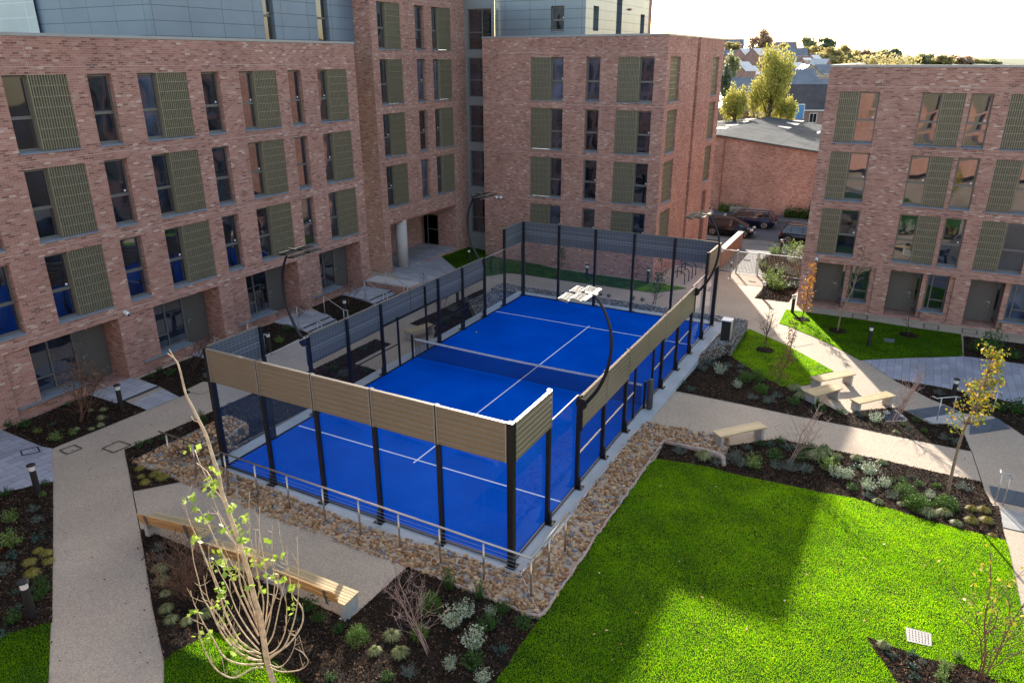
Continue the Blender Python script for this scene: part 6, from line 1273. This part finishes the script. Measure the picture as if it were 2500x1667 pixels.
def shrub(kind,px,size,where,group=None):
    nm,fn,mt=KINDS[kind]; key=(kind,rnd.randrange(3))
    if key not in _SP: V,F=fn(); o=np_mesh(nm,V,F,M[mt]); _SP[key]=o.data; COL.objects.unlink(o); bpy.data.objects.remove(o)
    p=at(*px); o=bpy.data.objects.new(nm,_SP[key]); COL.objects.link(o); o.location=p; s=size; o.scale=(s,s,s*rnd.uniform(.9,1.1)); o.rotation_euler=(0,0,rnd.uniform(0,6.28)); props(o,NAMES[kind]+' '+where,'plant',group)
    return o
FS=dict(cb=.72,cc=.65,c5=.62,cd=.64,ce=.74,cj=.80,cg=.62,cf=.82,ci=.6,ch=.85,ck=1.5,c1=.85,c6=.8); FK=dict(gold=.66,box=.85,lowbox=.85,tall=1.3,var=.95,grey=.85,lav=.85,pale=.9)
def many(group,crop,rows):
    for kind,x,y,s,where in rows: shrub(kind,K(crop,x,y),s*FS[crop]*FK.get(kind,1.0)*rnd.uniform(.88,1.1),where,group)
many('plants in the bed left of the wide path','cb',[('euph',120,760,.95,'topmost beside the wide path, above its twin'),('euph',140,1000,1.0,'below its twin, left of the wide path'),('grey',350,660,.6,'just under the upper left bollard'),('grey',390,770,.7,'in the middle of the bed left of the path'),('blue',390,960,.75,'left of the path, level with the lower lime clump'),('gold',395,1080,.55,'first of the yellow clumps beside the path'),('gold',480,1110,.7,'touching the edge of the wide path, second clump'),('gold',500,1195,.65,'at the very edge of the path, third clump down'),('gold',310,1205,.7,'left of the pair at the path edge'),('gold',335,1320,.9,'largest, just above the lower bollard'),('blue',130,1130,.65,'left of the yellow clumps'),('grey',40,1300,1.0,'at the left photo edge above the lower bollard'),('green',420,1390,.6,'right of the lower bollard head'),('green',430,1490,.65,'right of the lower bollard, second down'),('red',10,1080,.5,'at the left photo edge'),('rust',130,560,.5,'under the grey paving'),('euph',450,510,.35,'at the foot of the upper left bollard'),('green',70,500,.6,'against the grey paving edge'),('green',460,400,.5,'beside the shaft of the upper left bollard'),('rust',290,560,.4,'right of the withered one, below the paving')])
many('plants in the bed left of the wide path','cc',[('green',420,680,.6,'right of the lower bollard foot'),('blue',170,620,.5,'left of the lower bollard shaft'),('blue',190,790,.5,'left of the lower bollard foot'),('green',150,910,.75,'just above the shaded grass corner'),('rust',120,830,.4,'in the mulch left of the lower bollard'),('blue',20,1060,.6,'at the left edge where the grass begins')])
many('plants in the bed below the left ground floor window','c5',[('euph',390,1330,.6,'left of its bushier neighbour under the window'),('euph',590,1400,1.0,'largest in the bed under the left window'),('euph',750,1350,.6,'right of the largest lime clump'),('pale',1060,1105,.55,'right of the brown shrub, uppermost'),('pale',1040,1190,.6,'right of the brown shrub, second down'),('pale',1035,1265,.55,'right of the brown shrub, third down'),('pale',930,1110,.4,'touching the brown shrub stems'),('pale',940,1300,.5,'lowest beside the path'),('pale',790,1300,.45,'above the right lime clump'),('green',250,1270,.8,'left of the inspection cover under the window'),('green',90,1260,.7,'against the wall at the left photo edge'),('rust',1150,1020,.5,'left of the black bollard by the landing'),('blue',540,1250,.5,'in front of the inspection cover'),('green',700,1050,.6,'close under the window ledge')])
many('plants in the narrow bed beside the stones','c5',[('tall',2080,1240,.62,'standing between the path and the raised stones'),('green',1420,1480,.6,'lowest in the narrow bed'),('green',1530,1440,.55,'second from the lower end of the narrow bed'),('green',1700,1400,.6,'in the middle of the narrow bed'),('grey',1850,1300,.5,'behind the rail end')])
many('yellow clumps at the tip of the stones','cb',[('gold',1435,240,.6,'at the tip of the stone strip, uppermost'),('gold',1450,320,.5,'lower left of the four beside the stone tip'),('gold',1590,305,.75,'touching the stones'),('gold',1670,335,.75,'farthest right of the four beside the stones'),('gold',1495,385,.65,'lowest beside the terrace corner')])
many('plants in the bed behind the benches','cd',[('grey',30,480,.8,'behind the left bench, at the path edge'),('grey',30,560,.6,'beside the wide path, under the left bench'),('pale',40,650,.7,'beside the wide path, uppermost tuft'),('pale',50,745,.75,'beside the wide path, second tuft'),('pale',80,850,.55,'beside the wide path, third tuft'),('pale',90,975,.6,'beside the wide path, fourth tuft'),('pale',130,1065,.55,'near the path, above the rounded grass'),('pale',255,1080,.55,'right of the path tufts, above the rounded grass'),('pale',410,1020,.6,'left of the pale tree stems'),('box',1660,1220,.92,'in the middle of the big bed, sunlit'),('pale',1940,1200,.72,'right of the round green shrub'),('pale',1800,1325,.55,'lower left of three pale tufts'),('pale',2010,1340,.7,'lower right of three pale tufts'),('box',2170,1190,.85,'behind the bare pinkish shrub'),('box',2250,960,.95,'close to the stone strip, in the shade'),('green',1260,960,.8,'just left of the terrace corner'),('green',1340,1060,.7,'below the terrace edge'),('green',1510,1150,.7,'below the sunlit bench'),('blue',1150,1050,.6,'right of the pale tree, in the shade'),('rust',1230,1240,.5,'right of the pale tree, in the mulch'),('rust',1390,1345,.45,'below the withered one by the tree'),('lav',2080,1510,.9,'at the bottom of the photo, in the sun'),('green',1900,1540,.5,'at the bottom photo edge'),('green',1440,1540,.5,'at the bottom edge, left of the grey plant')])
many('plants in the bed behind the benches','ce',[('var',690,1100,.95,'left of the pair with white flowers'),('var',800,1020,.8,'upper right of the white-flowered pair'),('var',860,1270,1.0,'brightest, standing alone in the middle'),('green',990,1130,.95,'near the stone strip, mid height'),('var',1000,1010,.6,'close to the stone strip edge'),('green',1100,990,.8,'against the tan stones'),('green',1270,1110,.7,'nearest the lawn edge'),('blue',1090,1310,.6,'right of the brightest cream shrub'),('green',850,1430,.8,'below the brightest cream shrub'),('var',665,1450,.6,'small, below the white-flowered pair'),('var',940,1560,.7,'at the bottom photo edge near the lawn'),('tall',660,800,.5,'beside the stones'),('tall',910,870,.5,'beside the stones, farther right'),('lav',330,1500,.8,'near the bottom edge in the sunlit mulch')])
many('plants in the bed beside the court slab','cj',[('tall',650,800,.55,'behind the black cabinet'),('grey',540,960,.9,'beside the slab, upper part of the bed'),('grey',620,900,.9,'between the slab and the cabinet'),('var',730,1000,.95,'pale, in the middle of the court-side bed'),('grey',830,920,.7,'below the grass wedge corner'),('grey',980,930,.7,'along the lower edge of the grass wedge'),('box',1030,1080,.8,'left of the pair under the grass wedge'),('box',1170,1070,.85,'right of the pair under the grass wedge'),('var',940,1160,.85,'in front of the round pair'),('lowbox',1215,1200,.95,'flat-topped, in front of the round pair'),('grey',970,990,.5,'left of the round pair'),('blue',310,1110,.55,'beside the slab, near the straight path'),('blue',400,1190,.7,'lowest beside the slab'),('grey',1110,1290,.9,'along the straight path, left'),('grey',1290,1330,.95,'along the straight path, middle'),('grey',1390,1270,.8,'behind the middle one by the straight path'),('pale',1600,1190,.9,'bushy, next to the resin corner'),('pale',1680,1280,.8,'left of the long bench'),('euph',1830,1330,.6,'right under the long bench end'),('green',1580,1350,.8,'beside the straight path near the bare shrub'),('green',1880,1420,.8,'along the straight path, right'),('green',2130,1460,.6,'at the foot of the long bench')])
many('plants in the bed before the slate steps','cg',[('grey',470,270,.7,'behind the largest cream shrub'),('var',640,330,1.25,'largest of the sunny triangle'),('blue',420,230,.6,'at the foot of the nearest stool'),('lowbox',1200,440,.5,'in the lower triangle'),('green',960,370,.5,'below the slate slab'),('green',1110,330,.8,'in the shade left of the rail'),('grey',1420,530,.8,'left of the tall leaning sapling'),('grey',1560,570,.8,'beside the stem of the tall leaning sapling'),('pale',880,455,.4,'tiny, in the sunlit mulch'),('blue',1020,420,.4,'small, in the sunlit mulch')])
many('plants in the strip above the big lawn','cf',[('grey',460,690,.75,'left of the fabric roll'),('pale',740,750,.75,'below the fabric roll'),('grey',920,820,.8,'at the end of the fabric roll'),('grey',1080,770,1.0,'right of the fabric roll end'),('grey',1190,830,.9,'beside the roll, second along'),('green',1390,600,.6,'near the backless bench'),('blue',1500,600,.6,'above the middle of the strip'),('green',1620,570,.6,'at the peaked corner of the strip'),('euph',1300,850,.9,'yellowish, above the lawn edge'),('grey',1230,640,.5,'between the bench and the roll'),('green',1540,760,.9,'in the shaded middle'),('grey',1580,860,.9,'in front of the shaded middle'),('blue',1720,640,.8,'behind the bare wispy shrub'),('green',1840,760,.9,'right of the bare wispy shrub'),('grey',1900,900,.95,'where the sunlight begins'),('green',1920,680,.8,'near the straight path'),('pale',2120,690,.8,'on the path side, left'),('pale',2040,760,.9,'on the path side, below the first'),('pale',2270,750,.55,'small, on the path side'),('grey',1740,880,.9,'beside the sunlight edge')])
many('plants in the strip above the big lawn','cg',[('euph',90,880,1.3,'tall and pale, at the edge of the sun'),('var',190,960,1.1,'whitest, left end of the sunlit row'),('var',320,980,1.1,'in the sunlit row, second'),('green',360,1110,.7,'in front of the sunlit row'),('pale',430,770,.7,'on the path side of the sunlit row'),('blue',430,860,.8,'dark, behind the sunlit row'),('var',570,930,1.25,'tallest of the sunlit row'),('var',560,1110,1.1,'front of the sunlit row'),('grey',560,1200,.8,'at the lawn edge, front of the row'),('var',740,1080,.9,'right end of the sunlit row'),('pale',710,810,.6,'by the path, right of the tall one'),('grey',830,1200,.9,'low, left of the round shrubs'),('box',970,1170,1.15,'leftmost of the three rounded shrubs'),('lowbox',1120,1310,1.35,'front and middle of the three rounded shrubs'),('lowbox',1450,1310,1.4,'right one of the three rounded shrubs'),('green',820,1020,.5,'small, right of the sunlit row'),('green',940,1010,.55,'small, in the middle of the open mulch'),('green',1145,1070,.55,'small, near the middle rounded shrub'),('lowbox',1345,1080,.5,'tiny, above the rounded shrubs'),('blue',1040,980,.5,'pale, near the path'),('blue',1300,1000,.5,'pale, behind the tiny green one'),('var',1260,1200,.75,'between the rounded shrubs'),('grey',1660,1110,1.0,'right of the sapling stem'),('pale',1240,1400,.85,'in front of the middle rounded shrub'),('pale',1430,1400,.8,'in front of the right rounded shrub'),('pale',1570,1510,.6,'lowest, at the lawn edge'),('gold',1745,1340,.9,'upper left of the four yellow ones'),('gold',1890,1360,.95,'upper right of the four yellow ones'),('gold',1740,1480,.9,'lower left of the four yellow ones'),('gold',1920,1480,.95,'lower right of the four yellow ones'),('pale',670,1260,.6,'at the lawn edge, left'),('pale',940,1290,.5,'at the lawn edge, near the rounded shrubs')])
many('plants in the pointed bed in the lawn','ci',[('pale',900,1200,.5,'at the tip of the pointed bed'),('blue',1190,1280,.55,'near the long edge of the pointed bed'),('blue',1000,1300,.5,'on the left of the pointed bed'),('grey',1290,1370,.5,'in the middle of the pointed bed'),('blue',1200,1410,.55,'left of the middle one in the pointed bed'),('blue',1200,1510,.55,'lowest left in the pointed bed'),('euph',1500,1430,.7,'in the pointed bed, near the yellow-leaved sapling'),('euph',1510,1540,.8,'lowest, near the yellow-leaved sapling'),('euph',1650,1310,.6,'at the lawn side of the yellow-leaved sapling'),('gold',2000,80,.5,'alone at the right end of the mulch strip')])
many('plants in the shaded beds at the right','ch',[('tall',2000,400,1.2,'before the third right-hand door'),('green',1870,330,1.1,'in the dark bed at the corner of the paving'),('green',2230,400,1.1,'at the right photo edge, by the paving'),('grey',1480,770,.8,'beside the rail by the black lamp'),('green',2290,960,1.2,'fresh green, at the right photo edge'),('green',2090,930,.9,'right of the slate slabs'),('rust',2180,880,.5,'in the dark bed behind the rail')])
many('plants in the gate bed','ck',[('euph',1290,960,1.0,'behind the left lamp of the gate bed'),('euph',1550,920,1.1,'along the fence in the gate bed'),('euph',1690,900,1.0,'nearest the wall end of the fence'),('grey',1450,1030,.9,'in the middle of the gate bed'),('var',1560,1080,1.0,'pale, in the middle of the gate bed'),('grey',1650,1140,1.0,'on the right of the gate bed'),('var',1700,1000,.9,'white, by the brick corner'),('green',1090,1120,.7,'left of the left lamp of the gate bed'),('grey',1400,1240,1.0,'below the middle lamp of the gate bed'),('euph',1300,1310,.9,'below the middle lamp, lime coloured'),('grey',1560,1300,1.0,'under the wire of the gate bed'),('euph',1220,1460,1.2,'bushiest, at the near corner of the gate bed'),('euph',1330,1530,1.0,'right of the bushiest in the gate bed'),('rust',1490,1400,.8,'in the lower gate bed'),('grey',1450,1500,.9,'lowest in the gate bed'),('rust',1620,1220,.8,'right side of the gate bed'),('grey',1580,1500,.9,'near the brick corner, lowest'),('euph',1100,1180,.5,'small, left edge of the gate bed')])
many('plants behind the left court fence','c1',[('blue',1140,1040,.6,'in the small bed by the seat alcove'),('blue',1180,1010,.5,'beyond the first in the small alcove bed'),('green',930,1190,.8,'in the near fence bed, left'),('grey',1000,1230,.8,'in the near fence bed, at the bottom'),('rust',860,1180,.6,'in the near fence bed, by the post'),('green',1160,1200,.6,'in the near fence bed, right tip'),('grey',1780,760,1.1,'in the far fence bed, tallest'),('grey',1880,700,1.0,'in the far fence bed, by the black lamp'),('green',1720,850,.8,'in the far fence bed, near the post'),('green',1830,810,.8,'in the far fence bed, middle'),('green',1940,740,.8,'in the far fence bed, far end'),('euph',535,990,.8,'yellowish, left of the curved mast foot'),('green',430,1040,.9,'behind the near left corner panel'),('green',600,900,.6,'by the curved mast')])
many('plants on the grey stones','c6',[('green',990,660,.5,'seen through the far glass, left'),('green',1160,680,.5,'seen through the far glass, by the post'),('green',1230,690,.45,'seen through the far glass, right of the post'),('green',930,650,.4,'seen through the far glass beside the bright lamp head')])
many('plants beside the left door landings','c5',[('green',1550,760,.7,'left, beside the paved landing'),('green',1750,740,.8,'middle of the bed below the second window'),('green',1640,700,.7,'near the wall below the second window'),('grey',2120,760,.8,'beside the corner panel of the court')])
SUN_E=11.6; SKY_S=.43
# ================================================================== LIGHT, SKY, CAMERA
AZ=Vector((-.392,.92,0)).normalized(); EL=rad(22.5)
sd=Vector((AZ.x*math.cos(EL),AZ.y*math.cos(EL),math.sin(EL)))
sun=bpy.data.lights.new('sun','SUN'); sun.energy=SUN_E; sun.angle=rad(.55); sun.color=(1.0,.93,.82); so=bpy.data.objects.new('sun',sun); COL.objects.link(so); so.rotation_euler=sd.to_track_quat('Z','Y').to_euler(); so.location=(0,0,60)
w=bpy.data.worlds.new('World'); scene.world=w; w.use_nodes=True; nt=w.node_tree; nt.nodes.clear()
sky=nt.nodes.new('ShaderNodeTexSky'); sky.sky_type='NISHITA'; sky.sun_disc=False; sky.sun_elevation=EL; sky.sun_rotation=math.atan2(AZ.x,AZ.y); sky.air_density=1.0; sky.dust_density=1.6; sky.ozone_density=1.0; sky.altitude=60
bg=nt.nodes.new('ShaderNodeBackground'); bg.inputs['Strength'].default_value=SKY_S; ou=nt.nodes.new('ShaderNodeOutputWorld'); tn=nt.nodes.new('ShaderNodeMix'); tn.data_type='RGBA'; tn.blend_type='MULTIPLY'; tn.inputs[0].default_value=1; tn.inputs[7].default_value=(1.10,1.0,.90,1); nt.links.new(sky.outputs[0],tn.inputs[6]); nt.links.new(tn.outputs[2],bg.inputs[0]); nt.links.new(bg.outputs[0],ou.inputs[0])
cam=bpy.data.cameras.new('camera'); co=bpy.data.objects.new('camera',cam); COL.objects.link(co); co.location=CAM; co.rotation_euler=EUL; cam.sensor_width=36; cam.sensor_fit='HORIZONTAL'; cam.lens=FPX/2500*36; cam.clip_end=20000; cam.clip_start=.1; scene.camera=co
scene.view_settings.view_transform='Standard'; scene.view_settings.look='None'; scene.view_settings.exposure=0; scene.view_settings.gamma=1
scene.cycles.max_bounces=6; scene.cycles.transparent_max_bounces=16; scene.cycles.diffuse_bounces=3; scene.cycles.glossy_bounces=3; scene.cycles.transmission_bounces=4; scene.cycles.caustics_reflective=False; scene.cycles.caustics_refractive=False
